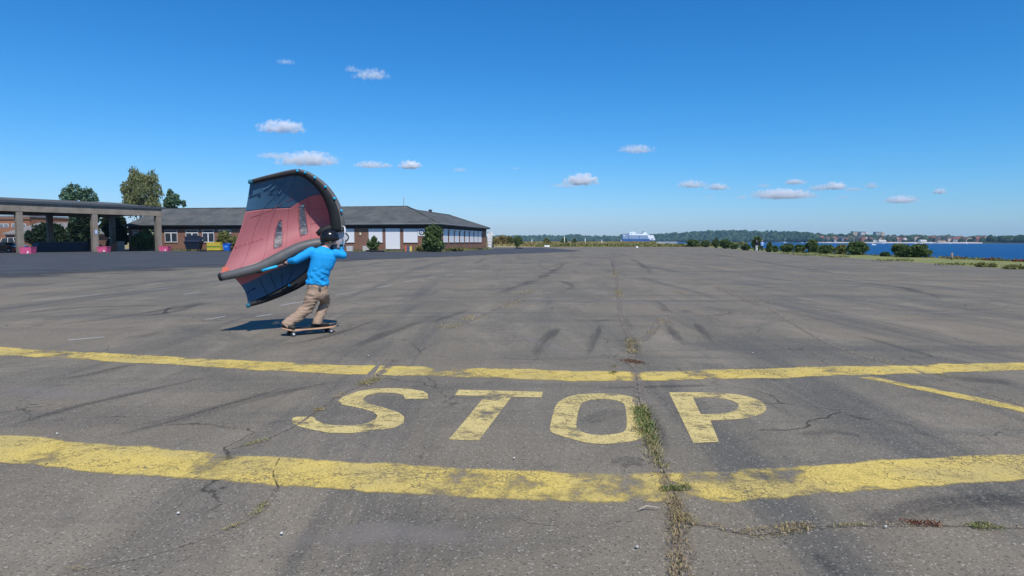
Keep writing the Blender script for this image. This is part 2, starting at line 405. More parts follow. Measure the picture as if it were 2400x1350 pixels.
# darker newer asphalt on the left, beyond the worn field
n = 60; U = np.linspace(0, 1, n)
A = [G(-200, 672), G(150, 655), G(500, 632), G(700, 620), G(900, 609), G(1150, 598), G(1400, 588.5)]
A = np.array([np.array(a) for a in A]); A = np.stack([np.interp(U, np.linspace(0, 1, 7), A[:, k]) for k in range(3)], 1)
B = np.array([(-130, 34), (-125, 100), (-80, 128), (-50, 132), (-20, 134), (0, 150), (8, 165)], float)
B = np.stack([np.interp(U, np.linspace(0, 1, 7), B[:, k]) for k in range(2)] + [0*U], 1)
s = np.linspace(0, 1, 9); V = A[:, None]*(1-s)[None, :, None] + B[:, None]*s[None, :, None]; V[..., 2] = .0008
mm = np.clip(s*6, 0, 1)[None]*np.ones((n, 1)); mm[-6:] *= np.linspace(1, 0, 6)[:, None]
I = np.arange(n*9).reshape(n, 9)
o = raw('asphalt_patch', V.reshape(-1, 3), np.stack([I[:-1, :-1], I[1:, :-1], I[1:, 1:], I[:-1, 1:]], -1).reshape(-1, 4), ASPHD, mm.ravel(), tarmac, 'm')
o['label'] = 'darker bluish asphalt in front of the canopy and the brick building'
# water
t = NT('sea_water', .5, .22)
wv = t.noise(.35, 6, .65, t.vmap((.6, 1.6, 1))); wv2 = t.noise(.03, 4, .6, t.vmap((.5, 2, 1)))
t.color(t.mix(t.sstep(t.math('ADD', wv, t.math('MULTIPLY', wv2, .6)), .55, 1.05), (.003, .046, .150), (.008, .098, .245)))
t.bump(wv, 1.0, .5); WATER = t.m
mb = MB(); mb.add([(-4200, -4200, -2), (4200, -4200, -2), (4200, 4200, -2), (-4200, 4200, -2)], [(0, 1, 2, 3)]); mb.build('water', WATER, kind='structure')
# concrete shore edge stones
# far shore: px column -> (distance, ridge pixel row)
FS = [(700, 2300, 553), (1100, 2400, 553), (1225, 2500, 552.5), (1300, 2500, 551), (1340, 2500, 550), (1400, 2500, 553.5), (1500, 2450, 551), (1560, 2350, 547), (1600, 2250, 545), (1650, 2150, 541), (1700, 2050, 539.5), (1750, 2000, 540.5),
      (1800, 1850, 542), (1840, 1750, 541.5), (1880, 1600, 544), (1925, 1400, 546), (1990, 1300, 547.5), (2060, 1250, 549), (2150, 1180, 549), (2230, 1120, 551.5), (2300, 1080, 553), (2350, 1040, 550.5), (2400, 1000, 549.5), (2500, 960, 548), (2800, 850, 545), (3400, 700, 540)]
fpx = np.array([a[0] for a in FS], float); fd = np.array([a[1] for a in FS], float); fr = np.array([a[2] for a in FS], float)
def far(px, back=0.0):
    d = np.interp(px, fpx, fd) + back; X = (px - 1200) / F * d; return X, d
def ridge(px): # ground height of the ridge (tree tops reach the row read in the photo)
    d = np.interp(px, fpx, fd) + 260; return CH + (HOR - np.interp(px, fpx, fr)) / F * d - 11
HG = M('hill_soil', (.05, .065, .03), .95, .3, .02)
cols_ = np.linspace(500, 3400, 200); rows = [(-12, -3.2), (4, -1.2), (20, .5), (70, None), (160, None), (270, None), (420, None), (700, None)]
def hz(px, back):
    r = ridge(px); return np.interp(back, [-12, 4, 20, 270, 420, 900], [-3.2, -1.2, .5, r, r + 1, r * .6])
V = []; 
for px in cols_:
    for b, _ in rows:
        X, d = far(px, b); V.append((X, d, hz(px, b)))
nr = len(rows); I = np.arange(len(V)).reshape(len(cols_), nr)
hills = raw('hills', np.array(V), np.stack([I[:-1, :-1], I[1:, :-1], I[1:, 1:], I[:-1, 1:]], -1).reshape(-1, 4), HG, None, None, smooth=True)
hills['kind'] = 'structure'
# woods on the hills: one mass of crowns
t = NT('far_wood', .95, .05)
a = t.attr('c').outputs['Fac']; c = t.mix(t.sstep(a, 0, .6), (.018, .044, .026), (.042, .082, .044)); c = t.mix(t.sstep(a, .6, 1), c, (.080, .125, .060)); t.color(c)
t.bump(t.noise(.6, 4, .7), 1.0, 2.5); WOODM = t.m
bm = bmesh.new(); bmesh.ops.create_icosphere(bm, subdivisions=2, radius=1); bm.verts.ensure_lookup_table()
ICOV = np.array([v.co[:] for v in bm.verts]); ICOF = np.array([[v.index for v in f.verts] for f in bm.faces]); bm.free()
def blobs(name, cs, rs, cc, mat, **kw):
    g = np.random.default_rng(3); V = []; Fq = []; C = []
    for i, (c, r) in enumerate(zip(cs, rs)):
        k = 1 + .25 * g.normal(size=(len(ICOV), 1)) * .6
        V.append(ICOV * k * np.array(r) + np.array(c)); Fq.append(ICOF + i * len(ICOV)); C.append(np.clip(cc[i] + g.normal(0, .12, len(ICOV)), 0, 1))
    o = raw(name, np.concatenate(V), np.concatenate(Fq), mat, np.concatenate(C), None); tag(o, **kw); return o
g = np.random.default_rng(11); cs = []; rs = []; cc = []
town = lambda px, b: 1915 < px < 2310 and b < 200
for i in range(5200):
    px = g.uniform(650, 2750); b = g.choice([g.uniform(12, 60), g.uniform(30, 330), g.uniform(230, 300)], p=[.25, .5, .25])
    if town(px, b) and g.random() < (.55 if b < 120 else .2): continue
    X, d = far(px, b); r = g.uniform(4, 8.5) * (1 if g.random() < .9 else 1.3)
    if px > 1900: r *= .72
    z = hz(px, b) + r * .45; cs.append((X, d, z)); rs.append((r, r, r * g.uniform(.8, 1.25))); cc.append(g.uniform(.1, .9))
blobs('woodland', cs, rs, cc, WOODM, label='wooded hills on the far shore across the water', cat='woodland', kind='stuff')

# haze
hb = MB(); hb.box(-4300, 4300, -4300, 4300, -4.2, 95); ho = hb.build('haze', None, kind='stuff')
hm = bpy.data.materials.new('haze'); hm.use_nodes = True; hn = hm.node_tree
for n_ in list(hn.nodes): hn.nodes.remove(n_)
pv = hn.nodes.new('ShaderNodeVolumePrincipled'); pv.inputs['Color'].default_value = (.58, .82, 1, 1); pv.inputs['Density'].default_value = .000095; pv.inputs['Anisotropy'].default_value = .2
oo = hn.nodes.new('ShaderNodeOutputMaterial'); hn.links.new(pv.outputs[0], oo.inputs['Volume']); ho.data.materials.append(hm)

# ================================================================== MARKINGS AND WEAR ON THE TARMAC
t, n2 = decal('yellow_paint', 3.9, .04, .62, 1.7, .97, .07, ((1, .8, 1), (0, 0, .3)), crack=True)
big = t.noise(1.3, 4); t.color(t.mix(t.math('MULTIPLY', t.sstep(big, .4, .65), .8), t.mix(t.sstep(n2, .3, .7), (.58, .43, .105), (.72, .54, .155)), (.50, .39, .15))); t.bump(n2, .4, .004); YEL = t.m
t, n2 = decal('yellow_letter_paint', 2.0, .06, .38, 3, 1, .04, None, crack=True)
t.color(t.mix(t.sstep(n2, .3, .7), (.54, .42, .16), (.68, .54, .23))); t.bump(n2, .4, .004); YLET = t.m
t, n2 = decal('white_paint', 1.1, .3, .55, 1.5, .8, 0); t.color((.5, .5, .48)); WHT = t.m
t = NT('tyre_rubber', .85, .2); m_ = t.attr('m').outputs['Fac']; sv_ = t.attr('s').outputs['Vector']
n1 = t.noise(1, 6, .62, t.vmap((.35, 9, 1), vec=sv_)); n3 = t.noise(1, 5, .6, t.vmap((.7, 2.2, 1), vec=sv_)); n4 = t.noise(40, 3, .7)
a = t.math('ADD', t.math('MULTIPLY', m_, .75), t.math('ADD', t.math('MULTIPLY', t.math('SUBTRACT', n1, .5), 1.8), t.math('MULTIPLY', t.math('SUBTRACT', n3, .5), 1.3)))
a = t.math('MULTIPLY', t.math('MULTIPLY', t.sstep(a, .25, 1.05), .38), t.math('MULTIPLY', t.sstep(n4, .25, .6), t.sstep(m_, .0, .25))); t.alpha(a); t.color((.035, .040, .050)); SKID = t.m
t, n2 = decal('pale_wear', 1.8, .4, 1.1, 1.6, .45, 0); t.color((.30, .265, .235)); PALE = t.m
t, n2 = decal('crack_soil', 2.6, .45, 1.05, 5, .75, 0); t.color(t.mix(t.sstep(t.noise(30, 4), .35, .65), (.14, .115, .09), (.33, .28, .23))); SOIL = t.m
t, n2 = decal('thin_crack', 3.2, .5, 1.1, 6, .55, 0); t.color((.035, .033, .03)); CRK = t.m

ups = [(-60, 809), (0, 812), (300, 829), (600, 844), (882, 856)]; upb = [(-60, 832), (0, 835), (300, 851.5), (600, 870), (856, 881.5)]
ribbon('painted_line', None, 0, YEL, .0030, tarmac, cols=7, power=14, outline=(ups, upb), taper=False, wear=((60, 260, .35), (400, 560, .25)), label='worn upper yellow line, piece left of the grassy crack')
ups = [(893, 855.5), (1100, 861), (1200, 862), (1475, 869), (1800, 862), (2050, 855), (2400, 848.5), (2480, 846)]; upb = [(874, 882), (1100, 888), (1200, 892), (1500, 896), (1800, 889), (2100, 880), (2400, 870), (2480, 867)]
ribbon('painted_line', None, 0, YEL, .0031, tarmac, cols=7, power=14, outline=(ups, upb), taper=False, wear=((1000, 1150, .25), (1400, 1480, .3), (1540, 1760, .25), (1900, 2000, .2)), label='long worn yellow line above the painted word')
lt = [(-80, 1008), (0, 1015), (300, 1040), (600, 1065), (900, 1082), (1200, 1097), (1550, 1105), (1800, 1092), (2050, 1077), (2400, 1060), (2480, 1056)]
lb = [(-80, 1085), (0, 1092), (300, 1117), (600, 1140), (900, 1162), (1200, 1180), (1500, 1186), (1800, 1177), (2050, 1157), (2400, 1130), (2480, 1122)]
ribbon('painted_line', None, 0, YEL, .0032, tarmac, cols=9, power=10, outline=(lt, lb), taper=False, step=.12, wear=((380, 560, .2), (900, 1130, .22), (1180, 1480, .34), (1560, 1800, .42), (1960, 2120, .2)), label='broad worn yellow line below the painted word')
ribbon('painted_line', None, 0, YEL, .0034, tarmac, cols=5, power=8, outline=([(2050, 883), (2200, 911), (2300, 932), (2400, 953), (2480, 970)], [(2005, 886), (2180, 922), (2300, 948), (2400, 970), (2480, 987)]), taper=False, label='narrow yellow line slanting away at the edge of the word area')
def zz(p, ox, oy): return [(x/2 + ox, y/2 + oy) for x, y in p]
def letter(name, outer, holes, label):
    loops = [[Vector(G(*p)) for p in outer]] + [[Vector(G(*p)) for p in h] for h in holes]
    # refine edges for a natural outline is not needed: outline points are dense
    tri = tessellate_polygon(loops); vs = [v for l in loops for v in l]
    me = bpy.data.meshes.new(name); me.from_pydata([(v.x, v.y, .0036) for v in vs], [], tri)
    a = me.attributes.new('m', 'FLOAT', 'POINT'); a.data.foreach_set('value', [.5] * len(vs)); me.materials.append(YLET)
    bm = bmesh.new(); bm.from_mesh(me); bmesh.ops.recalc_face_normals(bm, faces=bm.faces); bm.to_mesh(me); bm.free()
    o = link(bpy.data.objects.new(name, me)); attach(o, tarmac); o['label'] = label
def sm(p, k=4): return [tuple(q) for q in catmull(p, k, True)]
S1 = zz([(1900,311),(1890,292),(1850,283),(1780,281),(1720,294),(1700,312),(1722,331),(1800,352),(1870,375),(1895,395),(1892,425),(1850,446),(1760,462),(1640,472),(1540,470),(1440,451),(1385,435),(1365,420),(1372,400),(1390,395),(1472,395),(1478,410),(1510,425),(1560,435),(1650,437),(1720,425),(1762,405),(1770,390),(1750,372),(1690,355),(1602,337),(1585,320),(1610,300),(1680,275),(1750,263),(1850,260),(1930,265),(1985,275),(2006,288),(2006,311)], 0, 780)
letter('painted_letter', S1, [], 'S')
T1 = [(1075,914),(1273,919),(1269,932),(1199,930.5),(1122,1033),(1052,1031),(1137,929),(1066,927)]
letter('painted_letter', T1, [], 'T')
O1 = sm(zz([(240,312),(300,292),(400,286),(500,290),(570,305),(625,330),(637,380),(640,440),(620,485),(560,510),(440,522),(340,515),(250,490),(190,470),(178,450),(190,390),(208,340)], 1200, 780))
O2 = sm(zz([(322,340),(345,322),(400,313),(460,314),(515,328),(530,347),(537,400),(535,450),(510,470),(440,480),(370,477),(320,462),(302,440),(305,400),(312,365)], 1200, 780))
letter('painted_letter', O1, [O2], 'O')
P1 = zz([(735,280),(850,280),(1000,284),(1060,291),(1100,299),(1145,312),(1175,328),(1193,348),(1190,364),(1172,380),(1130,396),(1080,404),(1030,408),(930,413),(970,513),(850,518)], 1200, 780)
P2 = zz([(848,305),(920,305),(1000,311),(1035,320),(1058,333),(1064,348),(1050,365),(1015,376),(975,381),(885,383)], 1200, 780)
letter('painted_letter', P1, [P2], 'P')

# white dashes
for i, (a, b) in enumerate([((655,716),(722,705)),((788,691),(836,684)),((884,674),(916,669)),((948,661),(977,656)),((1003,651),(1022,648)),((1044,645.5),(1064,642)),((1088,637),(1102,635)),((75,706),(238,689)),((335,680),(396,675)),((490,664.5),(541,661)),((460,643),(510,640)),((480,749),(528,742)),((640,736),(600,742)),((833,636),(850,634)),((875,630),(905,628)),((430,690),(470,684)),((700,650),(740,646)),((160,797),(245,790))]):
    ribbon('white_dash', [a, b], .11, WHT, zlayer(.0024), tarmac, cols=3, power=6, taper=False)
# tyre marks
SK = [([(2005,783),(2110,815),(2235,848)], .34), ([(1555,745),(1580,782),(1612,818)], .3), ([(1625,752),(1650,780),(1690,815)], .22), ([(1060,727),(1180,684),(1290,640),(1330,612)], .6),
      ([(740,850),(900,785),(1065,725)], .4), ([(160,1045),(400,990),(620,930),(840,884)], .22), ([(180,1030),(460,965),(700,900)], .12), ([(-20,1015),(150,960),(330,918),(560,868)], .16),
      ([(0,772),(240,748),(540,702)], .5), ([(265,798),(330,788),(390,772)], .5), ([(1752,905),(1800,940),(1878,990)], .26), ([(1880,990),(1830,960),(1740,930)], .25), ([(1580,1190),(1600,1260),(1640,1360)], .14),
      ([(1432,606),(1438,630),(1452,662)], .3), ([(1478,604),(1510,626),(1545,655)], .7), ([(1180,650),(1240,640),(1340,610)], .3), ([(2190,882),(2300,890),(2420,905)], .5),
      ([(1420,1090),(1480,1080),(1535,1085)], .35), ([(1900,1285),(1935,1320),(1990,1370)], .12), ([(1640,590),(1950,640),(2200,672),(2400,690)], .8), ([(1620,712),(1700,730),(1660,745)], .4), ([(1960,658),(2100,672),(2240,705)], .6),
      ([(1462,735),(1478,790),(1490,862)], .25), ([(1505,930),(1545,1000),(1570,1080)], .16), ([(240,750),(420,728),(480,700)], .35), ([(0,740),(200,720),(440,715)], .4), ([(1010,760),(1040,745),(1110,720)], .3),
      ([(1770,900),(1820,880),(1700,860)], .3), ([(1300,690),(1340,670),(1300,655)], .4), ([(1860,1030),(1960,1010),(2060,1040)], .35), ([(560,820),(760,790),(900,742)], .25), ([(1405,760),(1385,815),(1365,862)], .2),
      ([(1960,1235),(2190,1190),(2420,1150)], .5), ([(1350,910),(1600,905),(1700,900)], .2), ([(1480,955),(1420,970),(1350,1000)], .3), ([(100,895),(200,880),(330,850)], .3), ([(1240,850),(1280,800),(1310,760)], .3), ([(1530,700),(1580,735),(1625,720)], .35)]
for p, wd in SK: ribbon('tyre_mark', p, [wd*.5, wd*1.3, wd*1.3, wd*.6], SKID, zlayer(.0016), tarmac, cols=5, power=1.6)
for p, wd in [([(1500,900),(1505,960),(1530,1050),(1565,1130)], .35), ([(1400,640),(1700,650),(2100,640)], 2.5), ([(1100,700),(1400,705),(1800,720)], 1.2), ([(1750,740),(2100,735),(2420,728)], .5), ([(500,1300),(900,1250),(1300,1270)], .5), ([(-50,900),(200,925),(420,905)], .8), ([(855,885),(880,870),(905,862)], .4), ([(1500,615),(1700,612),(1900,618)], 1.5), ([(1800,790),(1860,830),(1915,858)], .06), ([(1200,780),(1350,830),(1440,850)], .5)]:
    ribbon('pale_streak', p, wd, PALE, zlayer(.0011), tarmac, cols=5, power=1.6)
# cracks
main = [(1438,592),(1443,640),(1449,690),(1455,740),(1478,800),(1482,850),(1492,885),(1502,960),(1528,1050),(1562,1120),(1588,1180),(1590,1250),(1592,1370)]
left = [(1250,680),(1190,712),(1110,748),(1045,772)]
left2 = [(925,842),(870,892),(790,930),(740,965),(690,1000),(600,1038),(545,1052)]
left3 = [(650,1140),(625,1185),(590,1215),(530,1243),(360,1300),(150,1345)]
right = [(1592,1225),(1680,1238),(1760,1256),(1830,1248),(1920,1236),(2040,1232),(2160,1232),(2280,1236),(2420,1238)]
r2 = [(1680,672),(1740,700),(1780,715)]; r3 = [(1800,722),(1860,760),(1930,800),(2030,838),(2110,858)]; r4 = [(1550,745),(1530,775),(1505,800)]
r5 = [(1640,740),(1900,728),(2200,725),(2420,722)]; r6 = [(2130,862),(2200,888),(2290,915),(2400,952)]; r7 = [(1200,962),(1300,958),(1380,961),(1700,958),(1850,955),(2000,960)]
for p, wd, mt in [(main, [.35,.35,.2,.2,.2,.2,.19,.19], SOIL), (left, .2, SOIL), (left2, [.3,.12,.08,.05], SOIL), (left3, [.05,.08,.03,.01], SOIL), (right, [.06,.05,.06,.05,.05], SOIL), (r2, .35, SOIL), (r3, .1, SOIL), (r4, .25, SOIL), (r5, .15, SOIL), (r6, .07, SOIL), (r7, .03, PALE), ([(1492,885),(1502,960),(1528,1050),(1562,1120),(1588,1180),(1590,1250),(1592,1370)], .02, CRK), (right, .015, CRK), (left2, .015, CRK), ([(655,1075),(640,1110),(652,1142)], .02, CRK)]:
    ribbon('crack', p, wd, mt, zlayer(.0028), tarmac, cols=5, power=2, taper=False, step=.08)
# weeds in the cracks
WEED = leafmat('weed', (.44, .33, .19), (.46, .38, .18), (.15, .22, .06), .3)
def weeds(name, patches, label):
    """patches: (pixel path, spread m, blades, height m, green 0..1)"""
    g = np.random.default_rng(len(label)); Vs = []; C = []
    for path, spread, n, h, green in patches:
        n = int(n * .5); h = h * .85
        C3 = np.array([np.array(G(*p)) for p in path]); 
        if len(C3) == 1: C3 = np.repeat(C3, 2, 0)
        u = g.random(n) * (len(C3) - 1); i = np.minimum(u.astype(int), len(C3) - 2); f = (u - i)[:, None]
        clump = g.normal(0, spread, (max(3, n // 25), 2)); b = C3[i] * (1 - f) + C3[i+1] * f
        b[:, :2] += clump[g.integers(0, len(clump), n)] * .7 + g.normal(0, spread * .35, (n, 2)); b[:, 2] = .012
        hh = h * .62 * g.uniform(.2, 1.2, n); lean = g.normal(0, .6, (n, 2)) * hh[:, None]; an = g.random(n) * 6.28; wdt = g.uniform(.0012, .0026, n) * (1 + np.linalg.norm(b, axis=1) * .09)
        sd = np.stack([np.cos(an), np.sin(an), 0*an], 1) * wdt[:, None]
        m_ = b + np.c_[lean * .35, hh * .6]; tp = b + np.c_[lean, hh * .85]
        Vs.append(np.stack([b - sd, b + sd, m_ + sd * .8, tp, m_ - sd * .8], 1).reshape(-1, 3)); C.append(np.repeat(np.clip(g.normal(green, .22, n), 0, 1), 5))
    V = np.concatenate(Vs); n = len(V) // 5; o = raw(name, V, np.arange(len(V)).reshape(n, 5), WEED, np.concatenate(C))
    return tag(o, label, 'weeds', kind='stuff')
weeds('weeds', [(main[7:9], .05, 900, .11, .75), ([(1500,960),(1520,1020)], .05, 900, .12, .9), ([(1515,1010),(1530,1055),(1550,1100)], .04, 900, .07, .55), ([(1560,1110),(1580,1150)], .05, 300, .04, .35), ([(1562,1152),(1610,1150)], .035, 600, .05, .85), ([(1578,1170),(1590,1240),(1592,1360)], .045, 1800, .05, .15), ([(1580,1215),(1620,1225)], .04, 400, .045, .3)], 'straw and green weeds growing in the long central crack beside the letter O')
weeds('weeds', [(right[:3], .02, 260, .025, .1), (right[2:5], .03, 500, .035, .15), ([(1830,1245),(1900,1240)], .03, 350, .04, .3), ([(1950,1236),(2020,1232)], .02, 200, .03, .5), ([(2270,1236),(2330,1236)], .035, 600, .03, .8), ([(2020,1232),(2420,1238)], .018, 400, .02, .2)], 'thin line of dry weeds along the cross crack below the broad line')
REDW = leafmat('red_weed', (.16, .06, .03), (.24, .09, .045), (.2, .13, .05), .3)
o = weeds('weeds', [([(2125,1230),(2195,1233)], .035, 500, .03, .3), ([(1465,848),(1492,852)], .08, 500, .05, .4)], 'reddish creeping weeds at the cross crack and beyond the long line'); o.data.materials.clear(); o.data.materials.append(REDW)
weeds('weeds', [([(1478,795),(1484,830)], .08, 700, .09, .35), ([(1448,680),(1452,697)], .1, 400, .1, .35), ([(1443,636),(1445,650)], .2, 300, .12, .35), ([(1436,876)], .05, 200, .05, .8), ([(1440,860)], .04, 100, .04, .8)], 'dry tufts in the central crack beyond the long yellow line')
weeds('weeds', [([(845,905),(885,888)], .06, 700, .055, .55), ([(740,965),(755,962)], .035, 250, .04, .2), ([(780,935),(800,925)], .04, 120, .03, .1), ([(565,1048),(625,1032)], .03, 400, .02, .6), ([(595,1210),(625,1182)], .025, 420, .02, .62), ([(530,1243),(570,1228)], .02, 260, .018, .35), ([(150,1338),(185,1336)], .02, 120, .01, .05)], 'mossy tufts in the broken crack running past the letter S')
weeds('weeds', [([(1045,770),(1070,762)], .12, 300, .07, .4), ([(1095,752),(1120,742)], .12, 350, .07, .35), ([(1175,720),(1215,705)], .12, 350, .07, .4), ([(1225,692),(1250,680)], .15, 250, .08, .4)], 'straw tufts in the slanting crack behind the first letters')
weeds('weeds', [([(1540,762),(1555,745)], .12, 260, .06, .15), ([(1515,785),(1530,775)], .1, 160, .05, .1), (r2, .2, 350, .06, .15), (r3, .05, 350, .04, .3), (r5, .08, 160, .04, .3), (r6, .03, 150, .03, .3), ([(2190,880),(2220,884)], .05, 150, .03, .6), ([(1590,688),(1610,688)], .15, 120, .06, .5)], 'scattered dry weeds in the cracks of the worn tarmac beyond the word')
# weed clumps along the verge edge
def clump(px, py, r, n, h, green, label, mat=LEAF_OLIVE):
    b = G(px, py); V, Fq, c = leafcloud([(b.x + dx * r, b.y + dy, h * .35) for dx, dy in ((-.6, 0), (0, .2), (.6, -.1))], [(r*.6, r*.5, h*.55)] * 3, n, .07, .2, seed=int(px))
    V[:, 2] = np.maximum(V[:, 2], -.01); o = raw('weed_clump', V, Fq, mat, c); tag(o, label, 'weeds', None, 'stuff')
clump(2312, 626, .55, 420, .32, .6, 'lone yellow-green weed clump on the tarmac edge in front of the open water')
clump(2385, 631, .8, 500, .3, .6, 'yellow-green weed clump at the tarmac edge nearest the frame side')
clump(2095, 612, 1.4, 260, .2, .5, 'long low weed clump at the tarmac edge below the big round bush')
clump(2240, 621, 1.2, 240, .18, .4, 'flat straggly weed clump between the two yellow-green clumps and the wooden post')
clump(1960, 603, 1.2, 200, .2, .5, 'small weed clump at the tarmac edge near the middle bushes')
clump(1900, 599.5, 1.8, 260, .28, .5, 'brownish weed clump at the tarmac edge behind the two walkers')
clump(1855, 595.5, 1.6, 220, .3, .5, 'dark weed clump at the tarmac edge beside the two walkers')
# stick and pebbles
mb = MB(); mb.tube([G(1497,1202)+Vector((0,0,.022)), G(1515,1197)+Vector((0,0,.03)), G(1545,1198.5)+Vector((0,0,.022))], [.003,.005,.003], 6); mb.build('stick', M('dry_wood', (.5,.43,.33)), label='pale dry stick lying just below the broad yellow line', cat='stick')
STONE = M('pebble', (.55,.53,.5)); 
for i, (x, y, lb) in enumerate([(1493,1288,'white pebble on the tarmac left of the central crack near the bottom'), (1753+322,1240,'white pebble beside the cross crack'), (418,1208,'white pebble on the dark tarmac below the broad line'), (660,1256,'white pebble below the mossy crack'), (134,1020,'pebble on the broad yellow line end'), (864,836,'tiny white flakes near the long yellow line'), (1764,829,'white pebble beyond the long yellow line'), (1205,1078,'pale pebble below the letter T')]):
    mb = MB(); b = G(x, y); mb.ell(b + Vector((0,0,.016)), (.009,.008,.007), seg=7, rings=5); mb.build('pebble', STONE, label=lb, cat='pebble')

# ================================================================== BRICK BARRACKS (L-shaped)
def brickmat(name, c1, c2, mortar, sx=1):
    t = NT(name, .9, .15); b = t.n.new('ShaderNodeTexBrick')
    co = t.n.new('ShaderNodeCombineXYZ'); sp = t.n.new('ShaderNodeSeparateXYZ'); t.l.new(t.tc.outputs['Object'], sp.inputs[0])
    t.l.new(t.math('ADD', sp.outputs[0], sp.outputs[1]), co.inputs[0]); t.l.new(sp.outputs[2], co.inputs[1]); t.l.new(co.outputs[0], b.inputs['Vector'])
    b.inputs['Scale'].default_value = 1; b.inputs['Brick Width'].default_value = .25; b.inputs['Row Height'].default_value = .077; b.inputs['Mortar Size'].default_value = .008
    for k, v in (('Color1', c1), ('Color2', c2), ('Mortar', mortar)): b.inputs[k].default_value = (*v, 1)
    n1 = t.noise(.35, 6, .65); t.color(t.mix(t.math('MULTIPLY', t.sstep(n1, .4, .7), .45), b.outputs[0], (c1[0]*.6, c1[1]*.6, c1[2]*.6))); return t.m
BRICK = brickmat('red_brick', (.27, .125, .085), (.20, .095, .068), (.24, .19, .15))
BRICKO = brickmat('orange_brick', (.36, .15, .075), (.30, .12, .065), (.3, .2, .15))
t = NT('roof_sheet', .85, .25)
n1 = t.noise(.4, 6, .7); n2 = t.noise(2.4, 6, .75); n3 = t.noise(1.2, 5, .8)
c = t.mix(t.sstep(n1, .35, .65), (.070, .075, .074), (.118, .118, .110)); c = t.mix(t.math('MULTIPLY', t.sstep(n2, .55, .75), .5), c, (.18, .172, .155))
c = t.mix(t.math('MULTIPLY', t.sstep(n3, .62, .7), .5), c, (.035, .037, .04)); t.color(c); t.bump(n2, .5, .05); ROOF = t.m
WHITE = M('white_paint_trim', (.72, .73, .76), .5, .05, 1)
t = NT('roller_shutter', .5, .3); wv = t.n.new('ShaderNodeTexWave'); wv.bands_direction = 'Z'; wv.inputs['Scale'].default_value = 6
t.l.new(t.tc.outputs['Object'], wv.inputs[0]); t.color(t.mix(wv.outputs[1], (.68, .68, .70), (.80, .80, .82))); SHUT = t.m
GLASS = M('dark_glass', (.03, .04, .055), .12, .4, 1.5, spec=.6)
DARKW = M('dark_wood', (.035, .028, .025), .8, .3, 3)
CONC = M('concrete', (.34, .31, .28), .9, .18, 1.2, .3, 12)
PINK = M('pink_paint', (.62, .10, .22), .7, .2, 3)
K0 = Vector((-11.9, 102.2, 0)); ux = Vector((55.3, -10, 0)).normalized(); uy = Vector((-ux.y, ux.x, 0))   # ux runs towards the corner, uy away from the viewer
BM = Matrix.Identity(4); BM.col[0][:3] = ux; BM.col[1][:3] = uy; BM.col[2][:3] = (0, 0, 1); BM.translation = K0
def L(a, b, z): return BM @ Vector((a, b, z))          # local: a<0 along the front, b>0 depth
hb_ = empty('brick_building', K0, 0, 'long low red brick building with grey hipped roof and closed white shutters', 'building')
EH = 4.15; FL = 56.0; WD = 15.5; SD = 36.0; SW = 12.5
mb = MB(); mb.box(-FL, 0, 0, WD, 0, EH, BM); mb.box(-SW, -.003, WD - .5, SD, 0, EH - .004, BM); mb.build('wall', BRICK, hb_)
mb = MB(); mb.box(-FL - .03, .03, -.03, 0, 0, .35, BM); mb.box(0, .03, 0, SD, 0, .35, BM); mb.build('plinth', M('plinth', (.15, .10, .085)), hb_)
def hip(a0, a1, b0, b1, z0, rz, along, name, inset, thick=.28, endhip=(1, 1)):
    mb = MB(); e = .62; a0 -= e*endhip[0]; a1 += e; b0 -= e; b1 += e
    lo = [L(a0, b0, z0), L(a1, b0, z0), L(a1, b1, z0), L(a0, b1, z0)]; hi_ = [v + Vector((0, 0, thick)) for v in lo]
    if along == 'a': bm_ = (b0 + b1) / 2; r0 = L(a0 + inset*endhip[0], bm_, rz); r1 = L(a1 - inset, bm_, rz); top = [(4, 5, 9, 8), (5, 6, 9), (6, 7, 8, 9), (7, 4, 8)]
    else: am = (a0 + a1) / 2; r0 = L(am, b0 + inset*0, rz); r1 = L(am, b1 - inset, rz); top = [(5, 6, 9, 8), (6, 7, 9), (7, 4, 8, 9), (4, 5, 8)]
    mb.add(lo + hi_ + [r0, r1], [(3, 2, 1, 0), (0, 1, 5, 4), (1, 2, 6, 5), (2, 3, 7, 6), (3, 0, 4, 7)] + top)
    return mb.build(name, ROOF, hb_), r0, r1
rf, ra, rb = hip(-FL, 0, 0, WD, EH, 7.6, 'a', 'roof', 8.3, endhip=(0, 1))
rf2, rc, rd = hip(-SW, -.01, WD - 6, SD, EH + .006, 6.95, 'b', 'roof', 6.5)
rf2['label'] = 'lower roof over the side wing with hipped end'
mb = MB(); mb.tube([ra + Vector((0,0,.02)), rb + Vector((0,0,.02))], .12, 6)
for q in (L(.62, -.62, EH + .3),): mb.tube([rb + Vector((0,0,.02)), q + Vector((0,0,.02))], .1, 6)
mb.build('ridge_tile', ROOF, rf)
mb = MB(); mb.tube([rc + Vector((0,0,.02)), rd + Vector((0,0,.02))], .12, 6); mb.tube([rd, L(.62, SD + .62, EH + .3)], .1, 6); mb.build('ridge_tile', ROOF, rf2)
p = rc.lerp(rd, .35); mb = MB(); mb.box(-.26, .26, -.26, .26, -.3, .42, Matrix.Translation(p)); mb.box(-.34, .34, -.34, .34, .42, .5, Matrix.Translation(p)); mb.build('chimney', M('soot_brick', (.06, .045, .04)), rf2)
mb = MB(); mb.tube([rb + Vector((-.6, 0, 0)), rb + Vector((-.6, 0, 1.55))], .035, 6); mb.tube([rb + Vector((-.8, 0, 1.2)), rb + Vector((-.4, 0, 1.2))], .02, 5); mb.build('antenna', M('steel', (.25, .25, .27), .4, metal=.6), rf)
mb = MB(); e = .66
